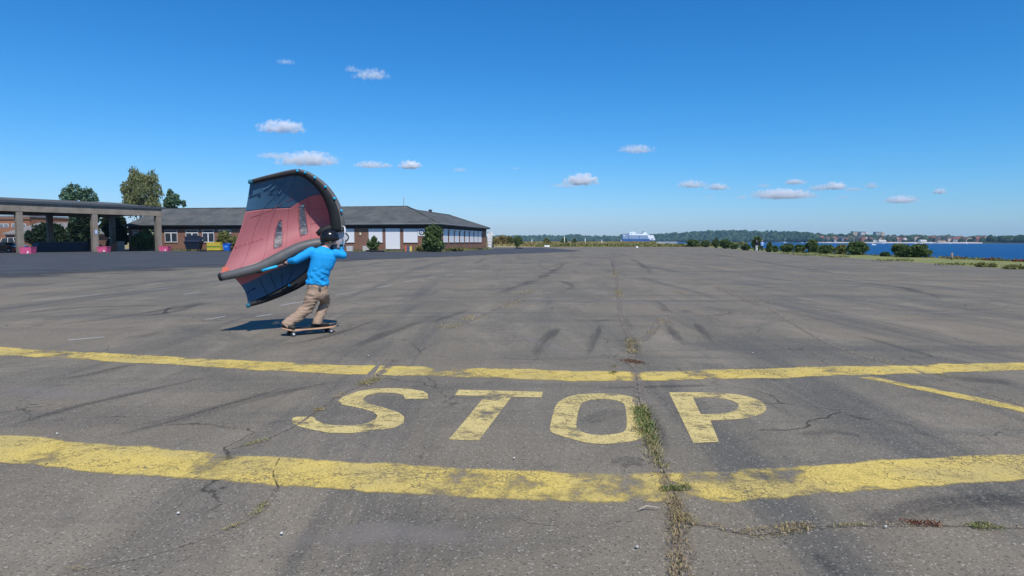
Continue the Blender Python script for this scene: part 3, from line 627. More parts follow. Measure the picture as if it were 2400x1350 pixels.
mb.tube([L(-FL - .6, -e - .06, EH + .2), L(.7, -e - .06, EH + .2)], .075, 6); mb.tube([L(e + .06, -.6, EH + .2), L(e + .06, SD + .6, EH + .2)], .075, 6); mb.build('gutter', M('zinc', (.18, .19, .2), .5), hb_)
mb = MB(); mb.box(-FL, -.0, -.03, 0, EH - .45, EH - .02, BM); mb.box(.0, .03, 0, SD, EH - .45, EH - .02, BM); mb.build('eaves_board', DARKW, hb_)
def front_a(px):  # local a on the front where pixel column px meets the front plane
    d = ray(px, 560); # solve K0 + ux*a = cam + d*t in the ground plane
    A2 = np.array([[ux.x, -d.x], [ux.y, -d.y]]); a, tt = np.linalg.solve(A2, np.array([-K0.x, -K0.y])); return a, tt * d.y / 1.0
def side_b(px):
    d = ray(px, 560); A2 = np.array([[uy.x, -d.x], [uy.y, -d.y]]); b, tt = np.linalg.solve(A2, np.array([-K0.x, -K0.y])); return b
def zat(py, Yd): return CH + (HOR - py) / F * Yd
def frameset(kind, a0, a1, z0, z1, side=False, name='window', label=None, panes=2, shut=False, transom=False):
    """window on the front (side False) or the gable side"""
    T = BM if not side else BM @ Matrix.Rotation(math.pi / 2, 4, 'Z')
    f = .07; mb = MB()
    mb.box(a0, a1, -.05, .0, z0, z0 + f, T); mb.box(a0, a1, -.05, 0, z1 - f, z1, T); mb.box(a0, a0 + f, -.05, 0, z0 + f, z1 - f, T); mb.box(a1 - f, a1, -.05, 0, z0 + f, z1 - f, T)
    if not shut:
        tr = z1 - (z1 - z0) * .2
        if transom: mb.box(a0 + f, a1 - f, -.05, 0, tr - .16, tr - .02, T)
        for k in range(1, panes): x = a0 + (a1 - a0) * k / panes; mb.box(x - .1, x + .1, -.048, 0, z0 + f, tr - .16 if transom else z1 - f, T)
    o = mb.build(name, WHITE, hb_, label=label)
    if shut:
        mb = MB(); mb.box(a0 + f, a1 - f, -.03, -.002, z0 + f, z1 - .28, T); mb.build('shutter', SHUT, o)
        mb = MB(); mb.box(a0 + .02, a1 - .02, -.16, -.052, z1 - .28, z1, T); mb.build('shutter_box', WHITE, o)
    else:
        tr = z1 - (z1 - z0) * .2
        for k in range(panes):
            x0 = a0 + (a1 - a0) * k / panes + f; x1 = a0 + (a1 - a0) * (k + 1) / panes - f
            mb = MB(); mb.box(x0, x1, -.022, -.004, z0 + f, (tr - .16) if transom else z1 - f, T); mb.build('pane', GLASS, o)
        if transom: mb = MB(); mb.box(a0 + f, a1 - f, -.021, -.004, tr - .02, z1 - f, T); mb.build('pane', GLASS, o)
    mb = MB(); mb.box(a0 - .06, a1 + .06, -.12, -.052, z0 - .08, z0, T); mb.build('sill', CONC, o)
    return o
def fwin(x0, x1, y0, y1, **kw):
    a0, Y0 = front_a(x0); a1, _ = front_a(x1); return frameset('', a0, a1, max(.02, zat(y1, Y0)), min(EH - .5, zat(y0, Y0)), **kw)
for x0, x1 in ((312, 325), (350, 369), (387, 416), (436, 465), (474.5, 502), (512, 542), (600, 628), (660, 690)): fwin(x0, x1, 539, 567.5, transom=True)
for x0, x1, y1 in ((797, 830.5, 568), (864.5, 896.5, 568), (946, 979, 568)): fwin(x0, x1, 536.5, y1, shut=True, label='square window with closed white roller shutter')
fwin(904, 937.5, 535.5, 583, shut=True, name='door', label='white roller door')
a0, Y0 = front_a(845); mb = MB(); mb.bevelbox(a0 - .12, a0 + .14, -.14, -.003, 2.6, 3.0, .03, BM); mb.build('wall_lamp', M('lamp_shade', (.65, .6, .4)), hb_)
for x0, x1, y0, y1 in ((1039, 1049, 537, 567.5), (1053, 1063, 538, 567.5), (1066, 1075, 539, 567.5), (1078.5, 1086.5, 540, 567.5), (1090, 1098, 540.5, 567.5), (1101, 1109, 541, 567.5), (1111.5, 1119, 541.7, 567.5), (1121, 1128, 542.5, 567.5)):
    b0 = side_b(x0); b1 = side_b(x1); frameset('', b0, b1, 1.45, 3.65, side=True, shut=True, label='narrow window with closed white shutter')
# sign with a round mark beside the bush
a0, Y0 = front_a(980); a1, _ = front_a(997); r_ = empty('wall_sign', L((a0+a1)/2, -.05, 2.2), 0, 'square white sign with a dark ring on the brick wall beside the ivy bush', 'sign')
mb = MB(); mb.box(a0, a1, -.07, -.004, 2.45, 3.62, BM); mb.build('board', WHITE, r_)
ring = [L((a0+a1)/2 + .36*math.cos(k*math.pi/10), -.085, 3.03 + .36*math.sin(k*math.pi/10)) for k in range(21)]
mb = MB(); mb.tube(ring, .06, 6, cap=False); mb.tube([L((a0+a1)/2 - .15, -.085, 2.9), L((a0+a1)/2 + .1, -.085, 3.12)], .05, 5); mb.build('ring', M('black_plastic', (.02, .02, .022), .5), r_)
# white downpipe trellis at the far corner
r_ = empty('trellis', L(.5, SD - .2, 0), 0, 'white metal ladder trellis standing at the far corner of the brick building', 'trellis')
for dx in (.35, 1.25): mb = MB(); mb.tube([L(dx, SD - .2, 0), L(dx, SD - .2, 3.6)], .08, 6); mb.build('post', WHITE, r_)
for k in range(6): mb = MB(); mb.tube([L(.43, SD - .2, .4 + k*.6), L(1.17, SD - .2, .4 + k*.6)], .05, 5); mb.build('rung', WHITE, r_)
mb = MB(); mb.box(.43, 1.17, SD - .19, SD - .17, .1, 3.5, BM); mb.build('panel', WHITE, r_)

# ivy bush at the corner and other plants at the wall
def bush(name, label, px, pybase, x0, x1, y0, n, size, mat, dY=0, lobes=6, seed=1, cat='bush', group=None, stems=4, depth=.8, tall=None):
    g = random.Random(seed); b = G(px, pybase); Y = b.y + dY; b = Vector((b.x * Y / b.y, Y, 0)); s = Y / F; W = (x1 - x0) * s / 2; H = (HOR - y0) * s + CH; cx = ((x0 + x1) / 2 - 1200) * s
    cen = []; rad = []
    for i in range(lobes):
        f = i / max(1, lobes - 1); a = g.uniform(0, 6.28); rr = W * (1 - .62) * 1.15
        h = H * g.uniform(.25, .82); wr = W * (.62 if h < H * .55 else .4)
        cen.append((cx + wr * math.cos(a), Y + wr * depth * math.sin(a), h)); rad.append((W * g.uniform(.34, .5), W * depth * g.uniform(.34, .5), H * g.uniform(.17, .24)))
    cen.append((cx, Y, H * .38)); rad.append((W * .66, W * .55 * depth, H * .34)); cen.append((cx + W*g.uniform(-.3, .3), Y, H * .72)); rad.append((W * .32, W * .3, H * .2))
    for i in range(max(3, lobes)):
        q = g.uniform(-.85, .85); hh = H * (1 - .55 * q * q) * g.uniform(.72, 1.04); cen.append((cx + W * q, Y + W * g.uniform(-.3, .3) * depth, hh * .9)); rad.append((W * g.uniform(.07, .15), W * .12, H * g.uniform(.10, .2)))
    return plant(name, label, cat, b, cen, rad, n, size, mat, trunk=.03 + .01 * H, shell=.35, seed=seed, stems=stems, group=group, crown='foliage', limbs=3)
bush('ivy_bush', 'tall dark ivy bush climbing the corner of the brick building', 1016, 590, 990, 1042, 528, 5200, .26, LEAF_MID, dY=-1.5, lobes=8, seed=5)
bush('potted_shrub', 'small leafy shrub in front of the shuttered square window', 876, 588, 860, 892, 555, 1700, .2, LEAF_MID, dY=-7, seed=8, stems=3)
bush('olive_bush', 'olive green bush growing in front of the bright white banner', 548, 589, 508, 560, 541, 3800, .2, LEAF_OLIVE, dY=4.2, seed=9)
bush('sunlit_bush', 'sunlit round green bush beside the last canopy column', 342, 587, 312, 372, 540, 4200, .26, LEAF_MID, dY=-3, seed=10, lobes=8)
for i, (x0, x1, y0, lb) in enumerate(((330, 420, 583, 'strip under the windows'), (565, 700, 584, 'x'), (968, 1000, 577, 'low weeds on the ground left of the corner ivy bush'), (1040, 1100, 580, 'low weeds along the foot of the gable wall under the narrow windows'))):
    if lb == 'x' or lb.startswith('strip'): continue
    bush('wall_weeds', lb, (x0 + x1) / 2, 589.5, x0, x1, y0, 700, .16, LEAF_OLIVE, dY=-1 if i < 3 else 2, seed=20 + i, cat='weeds', stems=2, depth=.25)
# grass strip in front of the barracks
mb = MB(); mb.add([L(-FL, -2.6, .01), L(1.5, -2.2, .01), L(1.5, 0, .01), L(-FL, 0, .01)], [(0, 1, 2, 3)]); mb.add([L(0, 0, .012), L(1.9, 0, .012), L(1.9, SD, .012), L(0, SD, .012)], [(0, 1, 2, 3)]); mb.build('grass_strip', VERGE, kind='structure')
V, Fq, c = leafcloud([tuple(L(-a, -2 + random.random()*1.8, .08)) for a in np.arange(-1, 54, .5)] + [tuple(L(random.random()*1.6, b, .1)) for b in np.arange(0, 35, .6)], [(.5, .5, .2)] * 110 + [(.5, .5, .22)] * 59, 3600, .12, .1, seed=4)
V[:, 2] = np.maximum(V[:, 2], 0); o = raw('grass', V, Fq, LEAF_OLIVE, c); tag(o, 'uncut grass along the foot of the brick building', 'grass', kind='stuff')

# ------------------------------------------------------------------ things standing before the barracks
BLK = M('black_rubber', (.018, .018, .02), .8); NAVY = M('navy_plastic', (.012, .018, .035), .45)
def at(px, py, dz=0): p = G(px, py); p.z = dz; return p
# black dumpster
b = at(455, 588.3); Tm = Matrix.Translation(b) @ Matrix.Rotation(.05, 4, 'Z'); s = b.y / F
r_ = empty('waste_container', b, 0, 'big black four-wheeled waste container under the barracks windows', 'waste container')
def loftbox(mb, z0, w0, d0, z1, w1, d1, T):
    vs = [T @ Vector(v) for v in ((-w0,-d0,z0),(w0,-d0,z0),(w0,d0,z0),(-w0,d0,z0),(-w1,-d1,z1),(w1,-d1,z1),(w1,d1,z1),(-w1,d1,z1))]
    mb.add(vs, [(0,3,2,1),(4,5,6,7),(0,1,5,4),(1,2,6,5),(2,3,7,6),(3,0,4,7)])
mb = MB(); loftbox(mb, .3, 1.0, .6, 1.45, 1.22, .8, Tm); loftbox(mb, 1.45, 1.32, .86, 1.55, 1.32, .86, Tm); mb.build('bin_body', NAVY, r_)
mb = MB(); mb.tube([Tm @ Vector((x, 0, 1.55 + .32 * math.sin(math.pi * (x + 1.28) / 2.56))) for x in (-1.28, -.8, 0, .8, 1.28)], [(.06, .78)] * 5, 4, side=None, smooth=False); loftbox(mb, 1.553, 1.28, .84, 1.86, .95, .6, Tm); mb.build('lid', NAVY, r_)
for k in (-.85, .85):
    for q in (-.45, .45):
        mb = MB(); c_ = Tm @ Vector((k, q, .16)); mb.tube([c_ - ux*0 + Vector((-.05,0,0)), c_ + Vector((.05,0,0))], .16, 12); mb.tube([c_ + Vector((0,0,.05)), c_ + Vector((0,0,.2))], .04, 5); mb.build('wheel', BLK, r_)
for k in (-1, 1):
    mb = MB(); mb.tube([Tm @ Vector((k*1.05, -.7, 1.2)), Tm @ Vector((k*1.35, -.7, 1.25)), Tm @ Vector((k*1.35, .2, 1.25)), Tm @ Vector((k*1.05, .2, 1.2))], .03, 6); mb.build('handle', BLK, r_)
# yellow box with a green band
b = at(504.5, 588.3); Tm = Matrix.Translation(b) @ Matrix.Rotation(-.03, 4, 'Z'); r_ = empty('storage_box', b, 0, 'yellow metal box with a green stripe between black and blue bins', 'box')
YB = M('yellow_box', (.62, .47, .06), .6, .12); GB = M('green_band', (.14, .27, .035), .6)
mb = MB(); mb.bevelbox(-1.13, 1.13, -.5, .5, .1, 1.32, .03, Tm); mb.build('box_body', YB, r_)
for k in range(5): mb = MB(); mb.box(-1.1, 1.1, -.53, -.502, .16 + k*.24, .29 + k*.24, Tm); mb.build('rib', GB if k == 2 else YB, r_)
mb = MB(); mb.box(-1.12, 1.12, -.512, -.5, .58, .86, Tm); mb.build('stripe', GB, r_)
mb = MB(); mb.bevelbox(-1.17, 1.17, -.54, .54, 1.322, 1.42, .02, Tm); mb.build('lid', YB, r_)
for k in (-.9, .9): mb = MB(); mb.box(k-.08, k+.08, -.4, .4, 0, .1, Tm); mb.build('foot', BLK, r_)
# blue bin
b = at(532.5, 588.6); Tm = Matrix.Translation(b); r_ = empty('recycling_bin', b, 0, 'bright blue wheeled bin beside the yellow box', 'bin'); BLU = M('blue_plastic', (.01, .13, .58), .4)
mb = MB(); loftbox(mb, .08, .40, .3, 1.12, .56, .42, Tm); mb.build('bin_body', BLU, r_)
mb = MB(); mb.tube([Tm @ Vector((x, 0, 1.12 + .16*math.sqrt(max(0, 1-(x/.62)**2)))) for x in (-.62, -.45, -.2, 0, .2, .45, .62)], [(.46, .05)]*7, 8, side=(0,1,0)); mb.build('lid', BLU, r_)
for k in (-.3, .3): mb = MB(); mb.tube([Tm @ Vector((k-.04, .3, .12)), Tm @ Vector((k+.04, .3, .12))], .12, 10); mb.build('wheel', BLK, r_)
mb = MB(); mb.box(-.2, .2, -.42, -.385, .62, .82, Tm); mb.build('sticker', M('light_blue', (.15, .4, .8)), r_)
# white banner with yellow ends
b = at(512, 587.5); Y0 = b.y; r_ = empty('banner', b, 0, 'pale banner with yellow ends hanging on poles before the windows', 'banner')
mb = MB(); pts = [P(488 + k*6.5, 548 + 1.2*math.sin(k*1.7) , Y0) for k in range(7)]
for k in range(6):
    a_, c_ = pts[k], pts[k+1]; mb.add([a_, c_, c_ + Vector((0,-.03,-.36)), a_ + Vector((0,-.03,-.36)), a_ + Vector((0,.02,0)), c_ + Vector((0,.02,0)), c_ + Vector((0,-.01,-.36)), a_ + Vector((0,-.01,-.36))], [(0,1,2,3),(7,6,5,4),(0,4,5,1),(3,2,6,7)])
mb.build('cloth', M('pale_cloth', (.6, .68, .75)), r_)
for x in (486, 527): mb = MB(); mb.ell(P(x, 550.5, Y0), (.28, .06, .22)); mb.build('yellow_end', M('yellow_cloth', (.75, .55, .12)), r_)
for x in (486, 527): mb = MB(); q = P(x, 551, Y0); mb.tube([Vector((q.x, q.y, 0)), q + Vector((0,0,.3))], .035, 6); mb.build('pole', BLK, r_)
# tyres
def tyre(px, py, label, R0=.34, lay=True, Ym=0):
    b = at(px, py); b.z = .11 if lay else R0; mb = MB()
    ring = [b + Vector((math.cos(k*math.pi/8)*R0*.72, math.sin(k*math.pi/8)*R0*.72, 0)) for k in range(17)]
    mb.tube(ring, .12, 8, cap=False); mb.build('tyre', BLK, label=label, cat='tyre', group='old tyres lying about the brick building')
for px, py, lb in ((488 - 12, 589.5, 'black tyre lying between the waste container and the yellow box'), (866, 589.5, 'black tyre lying at the foot of the small shrub, nearer the concrete blocks'), (876, 590.5, 'black tyre lying right under the small shrub'), (893, 590.3, 'black tyre lying beside the wooden cross'), (1125, 584.8, 'black tyre lying by the far corner of the gable wall'), (1213, 582.4, 'black tyre alone on the far tarmac below the slim poplar'), (1221, 582.6, 'second black tyre touching the lone one on the far tarmac')):
    tyre(px, py, lb, .6)
# concrete blocks with bench top
for x0, x1, lb in ((812, 826, 'pale concrete block under the dark bench, nearest the rider'), (850, 864, 'pale concrete block beside the small shrub')):
    a = at(x0, 589); c_ = at(x1, 589); mb = MB(); mb.bevelbox(0, (c_-a).length, 0, .8, 0, .85, .03, Matrix.Translation(a)); mb.build('concrete_block', M('pale_concrete', (.45, .44, .42), .9, .15), label=lb, cat='block')
b = at(838, 588.2); r_ = empty('bench_table', b, 0, 'dark wooden picnic table standing between the two concrete blocks', 'table')
mb = MB(); mb.box(-1.3, 1.3, -.4, .4, .86, .95, Matrix.Translation(b)); mb.build('table_top', DARKW, r_)
for k in (-.9, .9): mb = MB(); mb.box(k-.06, k+.06, -.35, .35, 0, .86, Matrix.Translation(b)); mb.build('leg', DARKW, r_)
mb = MB(); mb.box(-1.3, 1.3, -.85, -.55, .42, .5, Matrix.Translation(b)); mb.box(-.95, -.85, -.8, -.4, 0, .42, Matrix.Translation(b)); mb.box(.85, .95, -.8, -.4, 0, .42, Matrix.Translation(b)); mb.build('seat', DARKW, r_)
# wooden cross
b = at(902, 588.5); Y0 = b.y; r_ = empty('wooden_cross', b, 0, 'raw timber cross leaning before the white roller door', 'cross'); TIM = M('raw_timber', (.45, .24, .15), .8, .2)
mb = MB(); mb.tube([b, P(901.5, 554, Y0)], [.12, .07], 4, smooth=False); mb.build('post', TIM, r_)
mb = MB(); mb.tube([P(896.5, 562, Y0-.1), P(912, 562, Y0-.1)], .09, 4, smooth=False); mb.build('crossbar', TIM, r_)
# coloured boards
for x0, x1, cl, lb in ((949, 953, (.5, .12, .06), 'small red board leaning by the wall left of the blue one'), (953.5, 959.5, (.05, .09, .18), 'small dark blue board leaning between the red and yellow ones'), (960, 965, (.6, .45, .1), 'small yellow board leaning by the wall right of the blue one')):
    a = at(x0, 589.5); c_ = at(x1, 589.5); mb = MB(); mb.bevelbox(0, (c_-a).length, 0, .12, 0, .85, .02, Matrix.Translation(a) @ Matrix.Rotation(-.12, 4, 'X')); mb.build('board', M('board_' + lb[6:9].strip(), cl), label=lb, cat='board')

# ================================================================== OPEN CANOPY
C1 = Vector((-67.5, 88, 0)); C3 = Vector((-57.3, 104, 0)); cu = (C3 - C1).normalized(); cn = Vector((-cu.y, cu.x, 0)); SP = (C3 - C1).length / 2
CM = Matrix.Identity(4); CM.col[0][:3] = cu; CM.col[1][:3] = cn; CM.translation = C1
r_ = empty('canopy', C1, 0, 'long open concrete canopy with flat grey roof on square columns', 'canopy')
CCOL = M('canopy_concrete', (.235, .200, .160), .9, .15, 1.0, .2, 10); FAS = M('fascia', (.055, .068, .085), .7)
i0, i1 = -3, 2
for j, dep in enumerate((0, 14.5)):
    for k in range(i0, i1 + 1):
        x = k * SP; mb = MB(); h_ = 5.66; w_ = .38 if k > 0 or j == 0 else .38
        mb.bevelbox(x - w_, x + w_, dep - w_, dep + w_, 0, h_, .03, CM); mb.build('column', CCOL, r_)
for dep in (0, 14.5): 
    for k in range(i0, i1):
        mb = MB(); mb.box(k*SP - (.45 if k == i0 else 0) + .01, (k+1)*SP + (.5 if k == i1-1 else 0) - .01, dep - .42, dep + .42, 5.662, 6.82, CM); mb.build('beam', CCOL, r_)
for k in (i0, -1, 0, 1, i1): mb = MB(); mb.box(k*SP - .3, k*SP + .3, .421, 14.079, 5.9, 6.8, CM); mb.build('crossbeam', CCOL, r_)
x0 = i0*SP - 1; x1 = i1*SP + .9; mb = MB(); FO = -.58
mb.box(x0, x1, FO, 15.5, 6.824, 6.98, CM); mb.build('roof_slab', M('ceiling_dark', (.12, .11, .10)), r_)
mb = MB(); mb.box(x0 - .04, x1 + .04, FO-.06, FO-.002, 6.80, 7.12, CM); mb.box(x1 + .002, x1 + .06, FO-.002, 15.5, 6.80, 7.12, CM); mb.build('fascia', FAS, r_)
mb = MB(); mb.add([CM @ Vector(v) for v in ((x0, FO, 6.985), (x1, FO, 6.985), (x1, 15.5, 6.985), (x0, 15.5, 6.985), (x0 + 4, 7.2, 7.9), (x1 - 4, 7.2, 7.9))], [(0, 1, 5, 4), (1, 2, 5), (2, 3, 4, 5), (3, 0, 4), (3, 2, 1, 0)]); mb.build('roof', ROOF, r_)
mb = MB(); mb.box(SP - .1, SP + .22, -.40, -.385, 2.7, 3.25, CM); 
o = mb.build('notice', M('notice_blue', (.45, .58, .85)), label='small pale blue notice on the middle canopy column', cat='notice')
# pink blocks at the columns
for px, py, x0, x1, yt, lb in ((66, 594.5, 52, 79.5, 579, 'pink painted block at the foot of the nearest canopy column'), (244, 590.8, 232.5, 255.5, 578, 'pink painted block at the foot of the middle canopy column'), (387, 588.8, 376, 397, 577, 'pink painted block at the foot of the last canopy column')):
    b = at(px, py); s = b.y / F; w_ = (x1 - x0) * s / 2; h_ = CH - (yt - HOR) * s
    r2_ = empty('pink_block', b, 0, lb, 'block', 'pink blocks at the canopy columns')
    mb = MB(); loftbox(mb, 0, w_ * .9, .45, h_ - .06, w_, .5, Matrix.Translation(b)); mb.build('body', PINK, r2_)
    mb = MB(); mb.bevelbox(-w_ - .03, w_ + .03, -.53, .53, h_ - .06, h_, .02, Matrix.Translation(b)); mb.build('rim', PINK, r2_)
    mb = MB(); mb.box(w_*.3, w_*.55, -.52, -.47, .05, .3, Matrix.Translation(b)); mb.build('label_patch', WHITE, r2_)
# skate ramp under the canopy (dark)
b0 = P(82, 588, 98); b1 = P(208, 588, 104); r_ = empty('skate_ramp', ((b0+b1)/2).xy.to_3d(), 0, 'dark plywood skate ramp with slanted end standing under the canopy', 'ramp'); dv = (b1 - b0); dv.z = 0; Ln = dv.length; dv.normalize(); nv = Vector((-dv.y, dv.x, 0)); b0.z = 0
RAMP = M('ramp_ply', (.045, .055, .085), .6, .2)
mb = MB(); mb.prism([(0, 0), (Ln, 0), (Ln, 1.45), (.9, 1.45), (.55, 1.15), (.25, .5)], dv, Vector((0,0,1)), nv, b0, 2.5); mb.build('ramp_body', RAMP, r_)
for k in range(6): 
    x = 1.1 + k*(Ln-1.3)/5; mb = MB(); mb.prism([(x, 0), (x+.1, 0), (x+.1, 1.42), (x, 1.42)], dv, Vector((0,0,1)), nv, b0 - nv*.03, .028); mb.build('rib', RAMP, r_)
mb = MB(); mb.tube([b0 + dv*.9 + Vector((0,0,1.48)), b0 + dv*Ln + Vector((0,0,1.48))], .035, 6); mb.build('coping', M('steel', (.25,.25,.27)), r_)
# low brick wall with sloping top
b0 = P(212, 588, 103); b1 = P(278, 588, 106); b0.z = b1.z = 0; dv = (b1-b0); Ln = dv.length; dv.normalize(); nv = Vector((-dv.y, dv.x, 0))
r_ = empty('garden_wall', (b0+b1)/2, 0, 'low brick wall with ramped top and grey end pillar under the canopy', 'wall')
mb = MB(); mb.prism([(0, 0), (Ln, 0), (Ln, 1.45), (Ln-1.6, .8), (Ln*.5, .7), (Ln*.3, 1.2), (0, 1.3)], dv, Vector((0,0,1)), nv, b0, .35); mb.build('brickwork', BRICKO, r_)
mb = MB(); mb.bevelbox(-.1, .75, -.2, .5, 0, 1.6, .02, Matrix.Translation(b1)); mb.build('pillar', CONC, r_)

# ------------------------------------------------------------------ trees round the canopy
def tree_px(name, label, x0, x1, ytop, ybot, Y, n, size, mat, cx=None, lobes=14, seed=1, droop=0, bark=BARK, trunk=.3, group=None, spike=None, shell=.45, lean=.55):
    g = random.Random(seed); s = Y / F; W = (x1-x0)*s/2; zt = CH + (HOR-ytop)*s; zb = CH + (HOR-ybot)*s; cxm = ((x0+x1)/2-1200)*s; H = zt - zb; cen = []; rad = []
    for i in range(lobes):
        v = g.uniform(.12, .92); prof = math.sin(math.pi * min(1, (v*.8 + .18))) ** .7; a = g.uniform(0, 6.28); q = g.uniform(.35, .78) * prof
        cen.append((cxm + W*q*math.cos(a), Y + W*q*math.sin(a)*.8, zb + H*v)); k = g.uniform(.2, .34); rad.append((W*k, W*k, H*k*.55))
    if spike:
        for (sx, sy, sr) in spike: cen.append((( sx-1200)*s, Y, CH + (HOR-sy)*s)); rad.append((sr*s*.8, sr*s*.8, sr*s*1.3))
    return plant(name, label, 'tree', (cxm if cx is None else (cx-1200)*s, Y, 0), cen, rad, n, size, mat, trunk, bark, shell, droop, seed, group)
tree_px('birch_tree', 'tall pale green birch tree with two tops behind the roof', 283, 388, 412, 500, 135, 11500, .22, LEAF_BIRCH, lobes=22, seed=31, droop=1.2, bark=BARKW, spike=[(322, 412, 16), (366, 415, 14), (325, 425, 20), (365, 432, 18), (300, 440, 14), (380, 448, 12), (312, 475, 22), (360, 470, 24)], shell=.3)
tree_px('broadleaf_tree', 'bluish green tree with a pointed top rising over the canopy roof', 150, 243, 446, 560, 122, 15000, .24, LEAF_BLUE, lobes=24, seed=32, trunk=.35, spike=[(177, 436, 5), (176, 444, 8), (165, 455, 14), (190, 452, 14), (215, 457, 14), (230, 466, 9), (152, 462, 7), (200, 520, 34), (190, 560, 30)], shell=.35)
tree_px('small_tree', 'thin blue-green tree just behind the barracks roof beside the birch', 386, 442, 456, 510, 140, 4200, .26, LEAF_BLUE, lobes=12, seed=33, spike=[(405, 457, 9), (418, 468, 10), (436, 477, 6)])
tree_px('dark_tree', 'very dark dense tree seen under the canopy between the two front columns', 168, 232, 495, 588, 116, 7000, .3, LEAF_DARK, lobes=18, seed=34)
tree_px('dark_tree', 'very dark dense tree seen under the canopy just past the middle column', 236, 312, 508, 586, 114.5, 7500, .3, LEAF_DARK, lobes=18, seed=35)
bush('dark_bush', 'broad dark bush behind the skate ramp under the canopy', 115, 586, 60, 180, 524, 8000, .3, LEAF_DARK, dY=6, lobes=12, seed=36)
bush('yellow_shrub', 'small yellowish shrub before the orange brick hall', 9, 586, 4, 16, 545, 900, .25, LEAF_OLIVE, dY=30, seed=37)

# grey roofed house behind the canopy
def house(name, label, cat, base, rz, w_, d_, eh, rh, wallm, roofm, wins=(), parent=None, chimney=False, hipr=False, group=None, wsize=(1.1, 1.4), frame=WHITE):
    T = Matrix.Translation(base) @ Matrix.Rotation(rz, 4, 'Z'); r = empty(name, base, 0, label, cat, group)
    mb = MB(); mb.box(-w_/2, w_/2, -d_/2, d_/2, 0, eh, T)
    if not hipr and rh > 0:
        for sx in (-1, 1): x = sx*w_/2; q = x - sx*.2; mb.add([T @ Vector(v) for v in ((x, -d_/2, eh), (x, d_/2, eh), (x, 0, eh+rh*.97), (q, -d_/2, eh), (q, d_/2, eh), (q, 0, eh+rh*.97))], [(0,1,2), (5,4,3), (0,3,4,1), (1,4,5,2), (2,5,3,0)])
    mb.build('wall', wallm, r); e = .4; mb = MB()
    if rh > 0:
        ins = w_/2 * (.5 if hipr else 0)
        A_ = [T @ Vector(v) for v in ((-w_/2-e, -d_/2-e, eh+.01), (w_/2+e, -d_/2-e, eh+.01), (w_/2+e, d_/2+e, eh+.01), (-w_/2-e, d_/2+e, eh+.01), (-w_/2-e+ins, 0, eh+rh), (w_/2+e-ins, 0, eh+rh))]
        th = Vector((0, 0, .22)); A2 = [v + th for v in A_]
        mb.add(A_ + A2, [(0,4,5,1), (3,2,5,4), (6,7,11,10), (8,9,10,11), (0,1,7,6), (2,3,9,8), (1,5,11,7), (5,2,8,11), (4,0,6,10), (3,4,10,9)] + ([(0,3,4)[::-1], (1,2,5), (6,10,9), (7,8,11)] if hipr else []))
    else: mb.box(-w_/2-.2, w_/2+.2, -d_/2-.2, d_/2+.2, eh+.002, eh+.35, T)
    ro = mb.build('roof', roofm, r)
    if chimney: mb = MB(); mb.box(w_*.15-.35, w_*.15+.35, -.35, .35, eh+rh*.6, eh+rh+.8, T); mb.build('chimney', wallm, ro)
    for (x, z) in wins:
        ww, wh = wsize; mb = MB(); mb.box(x-ww/2, x+ww/2, -d_/2-.06, -d_/2-.003, z, z+.1, T); mb.box(x-ww/2, x+ww/2, -d_/2-.06, -d_/2-.003, z+wh-.1, z+wh, T); mb.box(x-ww/2, x-ww/2+.1, -d_/2-.06, -d_/2-.003, z+.1, z+wh-.1, T); mb.box(x+ww/2-.1, x+ww/2, -d_/2-.06, -d_/2-.003, z+.1, z+wh-.1, T); mb.box(x-.05, x+.05, -d_/2-.055, -d_/2-.003, z+.1, z+wh-.1, T)
        f_ = mb.build('window', frame, r); mb = MB(); mb.box(x-ww/2+.1, x+ww/2-.1, -d_/2-.03, -d_/2-.004, z+.1, z+wh-.1, T); mb.build('pane', GLASS, f_)
    return r
house('house', 'low house with pale grey hipped roof behind the canopy', 'house', Vector((-92.5, 131, 0)), -.1, 15, 9, 2.9, 2.3, BRICK, M('pale_roof', (.20, .19, .185), .9), [(-5, 1), (-1, 1), (3, 1), (6, 1)], hipr=True)
house('brick_hall', 'tall orange brick hall with flat roof and tall paned windows', 'building', Vector((-125, 148, 0)), -.08, 44, 16, 6.8, 0, BRICKO, M('flat_roof', (.2, .2, .21)), [], wsize=(3, 3))
# its tall windows, frames with bars
Tm = Matrix.Translation((-125, 148, 0)) @ Matrix.Rotation(-.08, 4, 'Z'); hall = [o for o in sc.objects if o.name == 'brick_hall'][0]
for x in (4.5, 12.6, 15.5, 19.5):
    for z, hh in (((.4, 2.3), (3.3, 2.4)) if x < 8 else ((4.6, .8),)):
        ww = 1.35 if x < 8 else 1.6
        mb = MB()
        for dx in (-ww, -ww/3, ww/3, ww): mb.box(x+dx-.08, x+dx+.08, -8.08, -8.004, z, z+hh, Tm)
        for dz in (0, hh*.5, hh-.14): mb.box(x-ww-.08, x+ww+.08, -8.1, -8.082, z+dz, z+dz+.14, Tm)
        f_ = mb.build('window', M('pale_frame', (.5, .52, .55)), hall); mb = MB(); mb.box(x-ww+.08, x+ww-.08, -8.04, -8.006, z+.05, z+hh-.05, Tm); mb.build('pane', GLASS, f_)
mb = MB(); mb.box(8.6, 10.2, -8.1, -8.004, .0, 3.1, Tm); mb.build('door', WHITE, hall)
mb = MB(); mb.box(-22.2, 22.2, -8.2, -8.005, 6.3, 6.79, Tm); mb.build('cornice', M('cornice', (.22, .12, .08)), hall)

